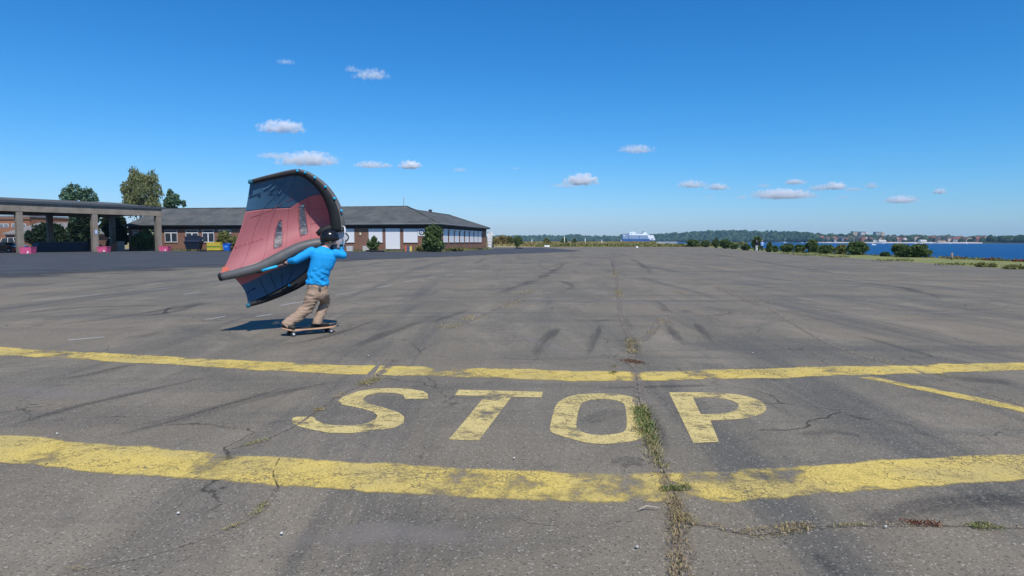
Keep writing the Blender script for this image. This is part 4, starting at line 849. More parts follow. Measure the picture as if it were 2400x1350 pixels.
# cars by the left edge
def car(label, b, rz, paint, h=1.45, Lc=4.4, Wc=1.75, van=False):
    T = Matrix.Translation(b) @ Matrix.Rotation(rz, 4, 'Z'); r = empty('parked_car', b, 0, label, 'car'); hw = Wc/2
    prof = [(-Lc/2, .35), (-Lc/2, .78), (-Lc/2+.12, .9), (-Lc*.28, .98), (Lc*.36, .98), (Lc/2-.05, .85), (Lc/2, .6), (Lc/2, .3), (Lc/2-.3, .22), (-Lc/2+.3, .22)]
    def ext(prof, y, ins=0.0): 
        mb = MB(); n = len(prof); k = 3; vs = []; 
        for yy, sc_ in ((-y, 1-ins), (-y+.08, 1), (y-.08, 1), (y, 1-ins)): vs += [T @ Vector((a*(1 if sc_ == 1 else 1-ins), yy, z)) for a, z in prof]
        fs = [tuple(range(n))[::-1], tuple(range(3*n, 4*n))] + [(q*n+i, q*n+(i+1) % n, (q+1)*n+(i+1) % n, (q+1)*n+i) for q in range(3) for i in range(n)]; mb.add(vs, fs); return mb
    ext(prof, hw, .01).build('body', paint, r)
    cab = [(-Lc*.26, .98), (-Lc*.12, h-.05), (0, h), (Lc*.2, h-.03), (Lc*.36, .985)]; ext(cab, hw-.14, .02).build('glasshouse', GLASS, r)
    mb = MB(); mb.bevelbox(-Lc*.11, Lc*.22, -hw+.17, hw-.17, h-.03, h+.02, .015, T); mb.build('roof', paint, r)
    for k in (-.22*Lc, .02*Lc, .24*Lc):
        for q in (-1, 1): mb = MB(); mb.tube([T @ Vector((k*1.1, q*(hw-.125), .98)), T @ Vector((k*.75+.1, q*(hw-.145), h))], .035, 5); mb.build('pillar', paint, r)
    for k in (-1, 1):
        for q in (-1, 1):
            c_ = T @ Vector((k*Lc*.31, q*(hw-.1), .32)); ax = T.to_3x3() @ Vector((0, .11, 0)); mb = MB(); mb.tube([c_-ax, c_+ax], .32, 18); w2 = mb.build('wheel', BLK, r); mb = MB(); mb.tube([c_-ax*1.06*(-q), c_+ax*1.08*q], .2, 14); mb.build('rim', M('rim_metal', (.4, .4, .42), .35, metal=.8), w2)
        mb = MB(); c_ = T @ Vector((-Lc/2, k*.62, .7)); mb.ell(c_, (.05, .16, .08)); mb.build('headlight', WHITE, r)
    return r
car('white parked car behind the maroon one beside the nearest canopy column', Vector((-81.4, 104, 0)), .12, M('car_white', (.75, .76, .78), .25, .03, coat=.6), 2.15, 4.8)
car('dark maroon parked car beside the foot of the nearest canopy column', Vector((-71.8, 90.3, 0)), .1, M('car_maroon', (.045, .008, .01), .25, .1, coat=.6), 1.4)

# ================================================================== FAR FIELD BEHIND THE TARMAC
bush('shrub', 'green shrub against the far corner of the brick building', 1150, 581, 1143, 1161, 552, 1600, .3, LEAF_OLIVE, dY=10, seed=41, depth=1)
for i, (x0, x1, y0, yb, dist, mt, lb) in enumerate((
    (1156, 1187, 553, 570, 240, LEAF_YEL, 'yellow-leaved tree in the field beside the brick building'), (1183, 1205, 554, 570, 250, LEAF_OLIVE, 'green tree between the yellow tree and the slim poplar'),
    (1203, 1224, 553, 572, 245, LEAF_MID, 'darker round tree right behind the slim poplar'), (1207, 1217, 556, 578, 170, LEAF_MID, 'slim poplar standing at the far end of the tarmac'),
    (1313, 1329, 558, 570, 300, LEAF_MID, 'small dark tree by the white pole in the field'), (1340, 1352, 560, 569, 320, LEAF_MID, 'tiny tree in the field between two white poles'), (1272, 1290, 559, 575, 260, LEAF_OLIVE, 'thin scrubby tree left of the field poles'))):
    bb = G((x0+x1)/2, 581.5); bush('field_tree', lb, (x0+x1)/2, 581.5, x0, x1, y0, 2200, .42 if dist > 200 else .22, mt, dY=dist - bb.y, lobes=10, seed=50+i, cat='tree', group='trees standing in the far dry field', stems=2, depth=.9)
fy = [184, 200, 240, 300, 380, 480, 600, 680]; fz = [-.02, .05, .38, .72, .95, 1.05, 1.05, .5]; V = []; nx = 40
for y_, z_ in zip(fy, fz):
    xr = np.interp(y_, [p[1] for p in shore[:13]], [p[0] for p in shore[:13]]) - 3
    for k in range(nx):
        u = k / (nx - 1); x_ = -260 + (xr + 260) * u; ed = min(1, (1 - u) * 14, u * 14); V.append((x_, y_, (z_ + .12 * mnoise.noise(Vector((x_ * .05, y_ * .02, 0)))) * ed - .05 * (1 - ed)))
I = np.arange(len(V)).reshape(len(fy), nx); o = raw('field', np.array(V), np.stack([I[:-1, :-1], I[:-1, 1:], I[1:, 1:], I[1:, :-1]], -1).reshape(-1, 4), MEADOW, None, None, smooth=True); o['kind'] = 'structure'
# rough grass and scrub band
g = np.random.default_rng(5); cen = []; rad = []
for i in range(420):
    px = g.uniform(1265, 1740); Y = g.uniform(188, 235); s = Y/F; z = g.uniform(0, .35) if px < 1640 else g.uniform(.2, .9)
    cen.append(((px-1200)*s, Y, z)); rad.append((g.uniform(1, 3), 1.5, g.uniform(.25, .6)))
V, Fq, c = leafcloud(cen, rad, 16000, .4, .1, seed=6); V[:, 2] = np.maximum(V[:, 2], -.02)
o = raw('scrub', V, Fq, LEAF_OLIVE, c); tag(o, 'olive scrub along the far edge of the tarmac below the ship', 'scrub', kind='stuff')
cen = []
for _ in range(700):
    y_ = g.uniform(190, 520); cen.append((g.uniform(-.12, .22) * y_, y_, np.interp(y_, fy, fz) + .1))
V, Fq, c = leafcloud(cen, [(4, 4, .35)]*700, 16000, .45, .1, seed=8); V[:, 2] = np.maximum(V[:, 2], -.02)
o = raw('dry_grass', V, Fq, LEAF_YEL, c); tag(o, 'tall dry yellow grass in the field behind the tarmac', 'grass', kind='stuff')
POLE = M('pole_white', (.85, .86, .88), .5, .05)
for x, y0, Y, lb in ((1322.5, 555, 280, 'white marker pole by the small dark tree in the field'), (1371, 558.5, 300, 'thickest white marker post in the field'), (1410, 562, 330, 'short white marker post halfway to the ship'), (1246.5, 561, 300, 'faint white marker post near the slim poplar'), (1455, 563.5, 340, 'white marker post just below the ship bow')):
    s = Y/F; X = (x-1200)*s; mb = MB(); hh = CH + (HOR-y0)*s; mb.tube([(X, Y, 0), (X, Y, hh)], [.17, .10], 8); mb.tube([(X, Y, hh), (X, Y, hh+.2)], [.2, .08], 8); mb.build('marker_post', POLE, label=lb, cat='post', group='white posts in the far field')
# thin fence line in the field
r_ = empty('field_fence', (30, 400, 0), 0, 'thin pale fence running through the far field before the hills', 'fence')
for k in range(24): x = 0 + k*4.4; mb = MB(); mb.box(x-.06, x+.06, 399.94, 400.06, 0, 1.5); mb.build('post', POLE, r_)
mb = MB(); mb.box(-1, 103, 399.9, 399.93, 1.05, 1.2); mb.build('rail', POLE, r_); mb = MB(); mb.box(-1, 103, 399.9, 399.93, .5, .6); mb.build('rail', POLE, r_)
b = at(1282, 578.7); mb = MB(); mb.bevelbox(-.75, .75, -.3, .3, 0, .45, .08, Matrix.Translation(b)); mb.build('white_crate', POLE, label='low white box lying at the far edge of the tarmac', cat='box')
b = at(1493, 581.3); mb = MB(); mb.bevelbox(-.25, .25, -.2, .2, 0, .4, .05, Matrix.Translation(b)); mb.build('white_crate', POLE, label='tiny white box at the tarmac edge right under the ship', cat='box')

# shore bushes at the water side
SB = [(1604, 1640, 562, 579.5, 'long dark hedge bush at the tarmac end, nearest the ship'), (1640, 1666, 563, 580.5, 'low hedge bush between the long hedge and the spiky trees'), (1668, 1686, 559, 582, 'spiky upright bush first of the dark pair before the hills'), (1684, 1716, 561, 584, 'spiky broad bush second of the dark pair before the hills'), (1712, 1730, 573, 585, 'low bush left of the gap where the water shows'),
      (1737, 1757, 573, 588, 'round bush left of the two walkers'), (1760, 1786, 555, 589, 'tall bush rising behind the two walkers'), (1796, 1808, 568, 592, 'slim bush just right of the two walkers'), (1809, 1824, 577, 592, 'small low bush beside the slim one'), (1824, 1862, 572, 592.5, 'wide dark bush midway along the water edge'), (1862, 1886, 573, 593, 'round bush filling the gap between two wide bushes'),
      (1886, 1922, 562, 594, 'tallest dark bush of the row at the water'), (1915, 1956, 574, 596, 'spreading lower bush at the foot of the tallest one'), (1957, 1984, 573, 597.5, 'thin see-through bush between the darker ones'), (1983, 2033, 567, 599, 'big rounded bush in front of the moored motorboat'), (2063, 2083, 593, 602.5, 'small low tuft bush before the biggest bush'), (2089, 2138, 571, 604, 'biggest round bush on the shore, its darker half'), (2125, 2178, 573, 605, 'biggest round bush on the shore, its lighter half')]
for i, (x0, x1, y0, yb, lb) in enumerate(SB):
    wpx = x1-x0; bush('shore_bush', lb, (x0+x1)/2, yb-1, x0, x1, y0, int(1500 + wpx*70), .16 if x0 > 1800 else .24, LEAF_MID if i != 13 else LEAF_OLIVE, dY=1.5, lobes=5 + wpx//8, seed=100+i, group='bushes along the water edge', depth=.8)
# low shore scrub
g = np.random.default_rng(9); cen = []; rad = []
for i in range(230):
    y = g.uniform(52, 190); x = np.interp(y, [p[1] for p in shore[:12]], [p[0] for p in shore[:12]]) - g.uniform(-.8, 1.0); cen.append((x, y, g.uniform(-.1, .08))); rad.append((.7, .9, g.uniform(.08, .2)))
V, Fq, c = leafcloud(cen, rad, 9000, .12, .1, seed=16); V[:, 2] = np.maximum(V[:, 2], -1.5)
o = raw('shore_grass', V, Fq, LEAF_OLIVE, c); tag(o, 'rough grass fringe along the water edge', 'grass', kind='stuff')
V, Fq, c = leafcloud([(40.6, 54, .05), (40.4, 58, .05), (40.0, 50, .02)], [(.4, 1.3, .2)]*3, 500, .12, .1, seed=17)
o = raw('red_sorrel', V, Fq, REDW, c); tag(o, 'reddish brown dock plants on the bank around the wooden post', 'plants', kind='stuff')
b = G(2230, 607); b.y = 56; b.x = (2230-1200)/F*56; mb = MB(); mb.tube([(b.x, b.y, -.1), (b.x, b.y, .55)], [.09, .085], 8); mb.tube([(b.x, b.y, .55), (b.x, b.y, .6)], [.085, .04], 8); mb.build('wooden_post', M('weathered_wood', (.28, .2, .15)), label='weathered wooden post on the bank at the water edge', cat='post')

# ================================================================== SHIP
Ys = 2150.0; r_ = empty('ferry', ((1495-1200)/F*Ys, Ys, -2), 0, 'blue and white ro-ro ferry sailing before the wooded hills', 'ship'); s = Ys/F
SX = lambda px: (px-1200)*s
SZ = lambda py: CH + (HOR-py)*s
NAVYH = M('hull_navy', (.012, .075, .24), .5, .1, .05); GREYH = M('hull_greyblue', (.26, .33, .42), .5, .08, .05); SWH = M('ship_white', (.93, .93, .92), .5, .04)
def shipbody(name, prof, mat, w0=11, ins=0, **kw):
    mb = MB(); mb.prism([(SX(x), SZ(y)) for x, y in prof], Vector((1,0,0)), Vector((0,0,1)), Vector((0,1,0)), Vector((0, Ys-w0+ins, 0)), 2*(w0-ins)); return mb.build(name, mat, r_, **kw)
shipbody('lower_hull', [(1461, 570), (1458.5, 563), (1457.5, 560), (1521, 560), (1519, 570)], NAVYH, 11.05)
shipbody('upper_hull', [(1457.4, 560.05), (1458.5, 551), (1470, 550), (1472, 551), (1515, 551.3), (1517.5, 560.05)], GREYH)
for x in (1470.5, 1495.5): shipbody('hull_groove', [(x, 560), (x, 552), (x+1.2, 552), (x+1.2, 560)], NAVYH, 11.1)
shipbody('stern_house', [(1514.6, 551), (1529, 551.6), (1533.3, 562.8), (1519.2, 562.8)], SWH, 10.5)
shipbody('stern_ramp', [(1522, 561.5), (1524.5, 559), (1527, 558.5), (1530, 561.5)], M('ramp_steel', (.15, .14, .14)), 10.6)
shipbody('bridge', [(1472.5, 551.2), (1473, 545.5), (1479, 544), (1488, 544.2), (1488.3, 551.2)], SWH, 9.5)
shipbody('bridge_wing', [(1477, 550), (1477, 547), (1478.4, 547), (1478.4, 550)], GREYH, 9.7)
shipbody('deckhouse', [(1488.5, 551.2), (1488.5, 549), (1505, 548.5), (1505, 551.2)], SWH, 8)
shipbody('funnel', [(1503.5, 551.2), (1506, 545.2), (1513, 544.4), (1516, 551.2)], SWH, 5)
shipbody('crane', [(1501.5, 547.8), (1506, 542.3), (1508.6, 542), (1508, 545), (1503, 548.3)], M('crane_grey', (.2, .23, .28)), 1.5)
shipbody('bow_rail', [(1456.5, 550.8), (1456.8, 549.4), (1470, 547.4), (1472.5, 547.6), (1472.4, 551.1)], M('ship_grey', (.22, .25, .36)), 9)
shipbody('anchor_house', [(1458.8, 553.5), (1459, 551.2), (1462.5, 551), (1462.5, 553)], SWH, 11.15)
shipbody('bow_wave', [(1454.5, 567.5), (1455.3, 564.5), (1457.4, 564), (1458.2, 567.5)], M('foam', (.8, .82, .84)), 6)
mb = MB(); mb.tube([(SX(1482), Ys, SZ(544.5)), (SX(1482), Ys, SZ(541.5))], .4, 5); mb.build('mast', SWH, r_)

# ================================================================== TOWN ON THE FAR SHORE
HW = {'white': (.66, .65, .62), 'cream': (.58, .50, .37), 'red brick': (.27, .12, .085), 'sandy': (.44, .35, .25), 'pale grey': (.42, .43, .44)}
HR = {'red-brown': (.21, .085, .055), 'dark grey': (.07, .072, .08), 'brown': (.13, .08, .06)}
WM = {k: M('house_' + k.replace(' ', '_'), v, .85, .08, .1) for k, v in HW.items()}; RM = {k: M('tiles_' + k.replace('-', '_').replace(' ', '_'), v, .85, .12, .2) for k, v in HR.items()}
g = random.Random(21); placed = []; names = []
wk = list(HW); rk = list(HR); combos = {}
cands = []
for i in range(62):
    px = 1922 + (2305 - 1922) * (i + g.uniform(.1, .9)) / 62; b = g.choice([22, 30, 48, 66, 90, 120]); cands.append((px, b))
for i, (px, b) in enumerate(cands):
    wkk = g.choices(wk, [6, 4, 2.5, 4, 2])[0]; rkk = g.choices(rk, [3.5, 3.5, 2])[0]; big_ = g.random() < .2
    combos.setdefault((wkk, rkk), []).append((px, b, big_))
ordw = ['first', 'second', 'third', 'fourth', 'fifth', 'sixth', 'seventh', 'eighth', 'ninth', 'tenth', 'eleventh', 'twelfth', 'thirteenth', 'fourteenth', 'fifteenth', 'sixteenth', 'seventeenth', 'eighteenth', 'nineteenth', 'twentieth']
for (wkk, rkk), lst in combos.items():
    lst.sort()
    for q, (px, b, big_) in enumerate(lst):
        X, d = far(px, b); z = hz(px, b); w_ = g.uniform(7, 10.5) * (1.35 if big_ else 1); eh = g.uniform(3.2, 5.2) * (1.25 if big_ else 1)
        row = 'by the water' if b < 40 else ('high on the slope' if b > 80 else 'midway up the slope')
        lb = f'{wkk} house with {rkk} roof {row}, {ordw[min(q,19)]} of its kind'
        house('far_house', lb, 'house', Vector((X, d, z - .3)), g.uniform(-.5, .5) + (1.57 if g.random() < .35 else 0), w_, g.uniform(8, 10), eh + 1, g.uniform(3, 4.5), WM[wkk], RM[rkk], [(-w_*.25, 2), (w_*.25, 2)] if b < 40 else [(0, 2.2)], chimney=g.random() < .6, wsize=(1.6, 1.6), group='houses of the far shore town')
# apartment blocks above the trees
for x0, x1, y0, y1, mt, lb in ((1996.5, 2014, 542.8, 552, 'cream', 'cream apartment block rising over the far trees, nearest the wooded hill'), (2015.5, 2031, 543.5, 552, 'white', 'white apartment block right beside the cream one over the far trees'), (2050, 2069, 544, 554, 'pale grey', 'pale grey apartment block standing alone over the far town trees'), (2293, 2302, 552.5, 557.5, 'white', 'long white block among the far trees near the dark headland')):
    X, d = far((x0+x1)/2, 280); s = d/F; X = ((x0+x1)/2-1200)*s; w_ = (x1-x0)*s; zt = CH + (HOR-y0)*s; zb = CH + (HOR-y1)*s - 8; h_ = zt - zb
    r2_ = empty('apartment_block', (X, d, zb), 0, lb, 'apartment block', 'apartment blocks of the far town')
    mb = MB(); mb.box(X-w_/2, X+w_*.15, d, d+12, zb, zt); mb.build('wall', WM[mt], r2_); mb = MB(); mb.box(X+w_*.152, X+w_/2, d-2, d+10, zb, zt-.8); mb.build('stair_wing', WM['sandy' if mt != 'white' else 'white'], r2_)
    mb = MB(); mb.box(X-w_/2-.3, X+w_*.15+.3, d-.3, d+12.3, zt+.003, zt+.5); mb.build('roof', RM['dark grey'], r2_)
    for k in range(max(2, int(h_/3) - 2)):
        for q in range(3):
            mb = MB(); xx = X - w_/2 + w_*(.04 + .2*q); mb.box(xx, xx + w_*.13, d-.12, d-.004, zt - 2.4 - 3*k, zt - 1.1 - 3*k); mb.build('window', GLASS, r2_)
# quay / beach strip
V = []; cq = np.linspace(1900, 2300, 60)
for px in cq:
    for b, z in ((-16, -2.6), (-8, -1.6), (2, -.6), (12, .2)): X, d = far(px, b); V.append((X, d, z))
I = np.arange(240).reshape(60, 4); o = raw('beach', np.array(V), np.stack([I[:-1, :-1], I[1:, :-1], I[1:, 1:], I[:-1, 1:]], -1).reshape(-1, 4), M('beach_sand', (.52, .46, .40), .9, .15, .05)); o['kind'] = 'structure'
# boats
def boat(px, py_wl, length_px, label, mast=0, kind='motor', b=None):
    Yb = (CH + 2) * F / (py_wl - HOR); s = Yb / F; X = (px-1200)*s; Lb = max(5, length_px*s); T = Matrix.Translation((X, Yb, -2)) @ Matrix.Rotation(.15, 4, 'Z')
    r = empty('boat', (X, Yb, -2), 0, label, 'boat'); k = Lb
    mb = MB(); ring = []; n = 9
    st = [(-.5, .14, .0), (-.3, .17, 0), (0, .17, 0), (.3, .12, .02), (.5, .005, .05)]; vs = []
    for x, hw, lift in st: vs += [T @ Vector((x*k, -hw*k, (.12+lift)*k)), T @ Vector((x*k*.94, -hw*k*.6, -.03*k)), T @ Vector((x*k*.94, hw*k*.6, -.03*k)), T @ Vector((x*k, hw*k, (.12+lift)*k))]
    fs = [(i*4+j, (i+1)*4+j, (i+1)*4+j+1, i*4+j+1) for i in range(4) for j in range(3)] + [(i*4+3, (i+1)*4+3, (i+1)*4, i*4) for i in range(4)] + [(0,1,2,3), (16,19,18,17)]
    mb.add(vs, fs); mb.build('hull', SWH, r)
    mb = MB(); mb.prism([(-.3*k, .12*k), (.2*k, .12*k), (.05*k, .27*k), (-.25*k, .27*k)], T.to_3x3() @ Vector((1,0,0)), Vector((0,0,1)), T.to_3x3() @ Vector((0,1,0)), T @ Vector((0, -.1*k, 0)), .2*k); mb.build('cabin', SWH if kind == 'motor' else GREYH, r)
    mb = MB(); mb.box(-.22*k, .09*k, -.104*k, .104*k, .18*k, .235*k, T); mb.build('window', GLASS, r)
    if mast: mb = MB(); mb.tube([T @ Vector((0, 0, .12*k)), T @ Vector((0, 0, mast*s))], [.2, .12], 6); mb.build('mast', SWH, r); mb = MB(); mb.tube([T @ Vector((.02*k, 0, .3*k)), T @ Vector((-.45*k, 0, .3*k))], .2, 6); mb.build('boom', SWH, r)
boat(2045.5, 574.8, 12, 'white motorboat on open water before the far town, nearest boat')
boat(1838, 569.3, 9, 'sailing boat with bare tall mast before the wooded hills', mast=13, kind='sail')
boat(1889, 569.2, 6, 'white motorboat moored under the wooded hill beside the tallest bush')
boat(1879, 569.2, 3, 'tiny white boat between the sailing boat and the moored motorboat')
for i, (x, m_, lb) in enumerate(((2102, 15, 'white sailing yacht with mast moored at the far quay before the cream houses'), (2142, 16, 'tallest masted yacht moored in front of the red-roofed houses'), (2157, 8, 'white boat with low mast right of the tallest masted yacht'), (2200, 9, 'yacht with short mast moored in the middle of the far marina'), (2222, 10, 'white yacht moored right of the middle of the far marina'), (2262, 6, 'last small yacht of the far marina toward the dark headland'), (2068, 6, 'small white yacht at the quay below the lone apartment block'), (2025, 5, 'small white yacht at the quay below the pair of apartment blocks'), (2178, 7, 'yacht with mast in the first third of the far marina'))):
    boat(x, 571.3 if x < 2250 else 571.6, 5, lb, mast=m_, kind='sail')
for x0, x1, lb in ((2152, 2166, 'long white boat shed on the far quay below the red roofs'), (2192, 2211, 'orange-tinted quay building below the round tower house'), (2056, 2072, 'white pavilion on the far quay below the lone apartment block')):
    X, d = far((x0+x1)/2, 6); house('boat_shed', lb, 'shed', Vector((X, d, .3)), 0, (x1-x0)*d/F, 8, 2.6, 1.2, WM['white'] if 'white' in lb else WM['sandy'], RM['brown'] if 'orange' in lb else WM['white'], [(-2, .6), (2, .6)], wsize=(1.6, 1.4), group='sheds on the far quay')

# ================================================================== CLOUDS
CL = [(660, 301, 46, 15, 5, 'bright white cumulus cloud high over the canopy tree, flat based'), (722, 377, 62, 16, 5, 'largest puffy cloud just above the raised wing'), (640, 366, 34, 7, 1.6, 'thin tail of cloud trailing left of the largest puffy cloud'), (868, 388, 33, 8, 3, 'small flat cloud right of the raised wing'), (905, 389, 13, 5, 1.6, 'faint wisp between the flat cloud and the compact round one'),
      (962, 389, 22, 10, 6, 'compact round bright cloud above the brick building roof'), (870, 177, 36, 12, 1.8, 'hazy grey cloud high in the blue sky'), (824, 163, 14, 7, .9, 'tiny wisp up beside the hazy grey cloud'), (670, 146, 19, 5, .9, 'faintest wisp highest in the sky'), (1078, 399, 15, 5, .9, 'faint small cloud right above the antenna'),
      (1492, 352, 36, 10, 2.4, 'soft grey lens shaped cloud alone above the ship'), (1362, 425, 34, 14, 6, 'bright domed cloud in the middle of the sky near the horizon'), (1325, 436, 32, 6, 1.3, 'thin grey shelf of cloud under the bright domed one'), (1621, 434, 29, 9, 3.5, 'flat white cloud over the wooded hills, first of a close pair'), (1681, 440, 24, 8, 3.5, 'flat white cloud over the wooded hills, second of a close pair'),
      (1863, 428, 22, 7, 3.5, 'small white cloud directly over the widest bright cloud'), (1790, 436, 14, 4, 1.3, 'faint wisp upper left of the widest bright cloud'), (1834, 458, 60, 12, 8, 'widest bright white cloud low over the hills'), (1920, 442, 20, 7, 2.2, 'greyish end of the cloud chain over the far town'), (1957, 438, 24, 9, 5, 'bright middle of the cloud chain over the far town'), (2000, 445, 20, 4, 1.8, 'flat thin tail of the cloud chain over the far town'),
      (2042, 437, 13, 7, 1.8, 'little round cloud right after the cloud chain'), (2113, 470, 32, 9, 5, 'low bright tilted cloud above the shore town'), (2203, 450, 12, 7, 4, 'small bright cloud farthest toward the dark headland'), (1740, 463, 13, 4, 1.3, 'faint low wisp left of the widest bright cloud'), (1975, 463, 15, 3, 1.3, 'faint flat wisp under the cloud chain'), (1206, 395, 10, 3, .5, 'barely visible wisp over the slim poplar'), (1665, 463, 12, 3, .7, 'faint low wisp under the close pair of clouds')]
cm = bpy.data.meshes.new('cloud'); bm = bmesh.new(); bmesh.ops.create_icosphere(bm, subdivisions=3, radius=1); bm.to_mesh(cm); bm.free()
for i, (px, py, hw, hh, tau, lb) in enumerate(CL):
    el = (HOR - (py + hh * .2)) / F; D = 620 / el; D = min(D, 12000); s = D / F; ax = hw * s * 1.35; az = hh * s * 1.5; ay = max(az * 1.3, ax * .6)
    me = cm.copy(); o = link(bpy.data.objects.new('cloud', me)); tag(o, lb, 'cloud', 'fair weather clouds'); o.location = P(px, py, D); o.scale = (ax, ay, az)
    m = bpy.data.materials.new('cloud_vapour'); m.use_nodes = True; nt = m.node_tree
    for n_ in list(nt.nodes): nt.nodes.remove(n_)
    N = nt.nodes.new; Lk = nt.links.new
    def mth(op, a, b=0.0, clamp=False):
        t_ = N('ShaderNodeMath'); t_.operation = op; t_.use_clamp = clamp
        for k, v in ((0, a), (1, b)):
            if isinstance(v, (int, float)): t_.inputs[k].default_value = v
            else: Lk(v, t_.inputs[k])
        return t_.outputs[0]
    tc = N('ShaderNodeTexCoord'); ln = N('ShaderNodeVectorMath'); ln.operation = 'LENGTH'; Lk(tc.outputs['Object'], ln.inputs[0]); r2 = mth('POWER', ln.outputs['Value'], 2.0)
    sp = N('ShaderNodeSeparateXYZ'); Lk(tc.outputs['Object'], sp.inputs[0])
    base = mth('SUBTRACT', 1.0, r2); low = mth('MAXIMUM', mth('SUBTRACT', mth('MULTIPLY', sp.outputs[2], -1.0), .25), 0.0); base = mth('SUBTRACT', base, mth('MULTIPLY', low, 3.0))
    mp = N('ShaderNodeMapping'); mp.inputs['Scale'].default_value = (ax/az, ay/az, 1); mp.inputs['Location'].default_value = (i*7.3, i*3.1, 0); Lk(tc.outputs['Object'], mp.inputs[0])
    no = N('ShaderNodeTexNoise'); no.inputs['Scale'].default_value = 1.8; no.inputs['Detail'].default_value = 5; no.inputs['Roughness'].default_value = .58; Lk(mp.outputs[0], no.inputs['Vector'])
    f = mth('ADD', mth('MULTIPLY', base, .75), mth('MULTIPLY', mth('SUBTRACT', no.outputs[0], .51), 3.6))
    mr = N('ShaderNodeMapRange'); mr.interpolation_type = 'SMOOTHSTEP'; Lk(f, mr.inputs[0]); mr.inputs[1].default_value = .12; mr.inputs[2].default_value = 1.15
    dens = mth('MULTIPLY', mr.outputs[0], tau * 1.15 / (1.2 * min(ay, ax)))
    vs_ = N('ShaderNodeVolumeScatter'); vs_.inputs['Color'].default_value = (1, 1, 1, 1); vs_.inputs['Anisotropy'].default_value = -.35; Lk(dens, vs_.inputs['Density'])
    ou = N('ShaderNodeOutputMaterial'); Lk(vs_.outputs[0], ou.inputs['Volume']); me.materials.append(m)

# ================================================================== THE WING
WR = tuple(P(700, 540, 11.3)); wing = empty('hand_wing', WR, 0, 'red and blue inflatable hand wing with black front tube, held by the rider', 'wing foil sail')
def fabric(name, c1, rough=.45, trans=.3):
    t = NT(name, rough, .35); n1 = t.noise(3, 4); c = t.mix(n1, tuple(k*.9 for k in c1), tuple(min(1, k*1.1) for k in c1)); t.color(c)
    wv = t.noise(2.2, 5, .6, t.vmap((3, 1, .7))); t.bump(wv, .28, .03)
    tr = t.n.new('ShaderNodeBsdfTranslucent'); t.l.new(c, tr.inputs[0]); mx = t.n.new('ShaderNodeMixShader'); mx.inputs[0].default_value = trans
    t.l.new(t.b.outputs[0], mx.inputs[1]); t.l.new(tr.outputs[0], mx.inputs[2]); t.l.new(mx.outputs[0], t.out.inputs[0]); return t.m
FRED = fabric('red_sailcloth', (.56, .205, .225), .55, .4); FBLUE = fabric('blue_sailcloth', (.080, .195, .320), .4, .4); FORA = fabric('orange_patch', (.75, .17, .10)); FVIO = fabric('pale_red_sailcloth', (.42, .17, .21))
def crv(pts, n):
    L_ = catmull([tuple(P(*p)) for p in pts], 10); d = np.r_[0, np.cumsum([np.linalg.norm(L_[i+1]-L_[i]) for i in range(len(L_)-1)])]
    q = np.linspace(0, d[-1], n); return np.stack([np.interp(q, d, [p[k] for p in L_]) for k in range(3)], 1)
NS = 91
LEu = [(585, 427, 11.0), (625, 417, 11.1), (665, 408, 11.2), (694, 403.5, 11.26), (709, 406, 11.3), (724, 413, 11.33), (742, 426, 11.36), (759, 443, 11.38), (773, 464, 11.4), (784, 489, 11.42), (790, 515, 11.43), (792, 543, 11.44), (790, 572, 11.45)]
STR = [(514, 649, 10.8), (560, 640, 10.87), (610, 626, 10.98), (655, 605, 11.1), (700, 583, 11.22), (740, 572, 11.32), (790, 572, 11.42)]
LEl = [(581, 715, 11.15), (620, 702, 11.28), (665, 682, 11.4), (705, 660, 11.48), (740, 632, 11.5), (768, 604, 11.48), (788, 580, 11.44)]
A = crv([(586, 431, 11.06)] + LEu[1:], NS); B = crv(STR, NS)
tb = np.interp(np.linspace(0, 1, NS), [0, .2, .33, .45, .56, .66, 1], [.30, .34, .37, .22, .09, .0, 0])
def surf(A, B, tb, n1, n2, bil):
    NSl = len(A); tt = np.concatenate([np.linspace(0, 1, n1+1)[None] * tb[:, None], tb[:, None] + np.linspace(0, 1, n2+1)[None, 1:] * (1 - tb[:, None])], 1)
    V = A[:, None] * (1-tt)[..., None] + B[:, None] * tt[..., None]; s = np.linspace(0, 1, NSl)[:, None]
    V[..., 1] += bil * np.sin(np.pi * tt) * np.sin(np.pi * np.clip(s*.9 + .05, 0, 1)) ** .8
    V[..., 0] += .05 * np.sin(np.pi * tt) * (1 - s) ** 4
    return V, tt
VU, TU = surf(A, B, tb, 24, 56, .45)
Al = crv([(581, 713, 11.15)] + LEl[1:], NS); Bl = crv([(548, 650, 10.92), (570, 642, 10.96)] + STR[2:], NS)
tbl = np.interp(np.linspace(0, 1, NS), [0, .25, .5, .75, 1], [.70, .78, .74, .74, .9]); VL, TL = surf(Al, Bl, tbl, 24, 24, .16)
def proj(V): # numpy: world -> pixel
    d = V - np.array([0, 0, CH]); f = d @ np.array(FWD); u = d @ np.array(UPV); return np.stack([1200 + F * d[..., 0] / f, 675 - F * u / f], -1)
PU, PLo = proj(VU), proj(VL)
def lift(px, py, VV, PP, off=.012):
    d = ((PP - np.array([px, py])) ** 2).sum(-1); k = np.argsort(d.ravel())[:4]; w_ = 1 / (d.ravel()[k] + .5); Yd = (VV.reshape(-1, 3)[k, 1] * w_).sum() / w_.sum(); return P(px, py, Yd - off)
def inpoly(p, poly):
    x, y = p; c = False; n = len(poly)
    for i in range(n):
        x1, y1 = poly[i]; x2, y2 = poly[i-1]
        if (y1 > y) != (y2 > y) and x < (x2-x1)*(y-y1)/(y2-y1)+x1: c = not c
    return c
WIN = [[(651, 520), (660, 515), (662, 547), (661, 577), (641, 584), (643, 555)], [(701, 484), (713, 477), (716, 500), (722, 544), (719, 549), (704, 555), (701, 520)]]
films = []
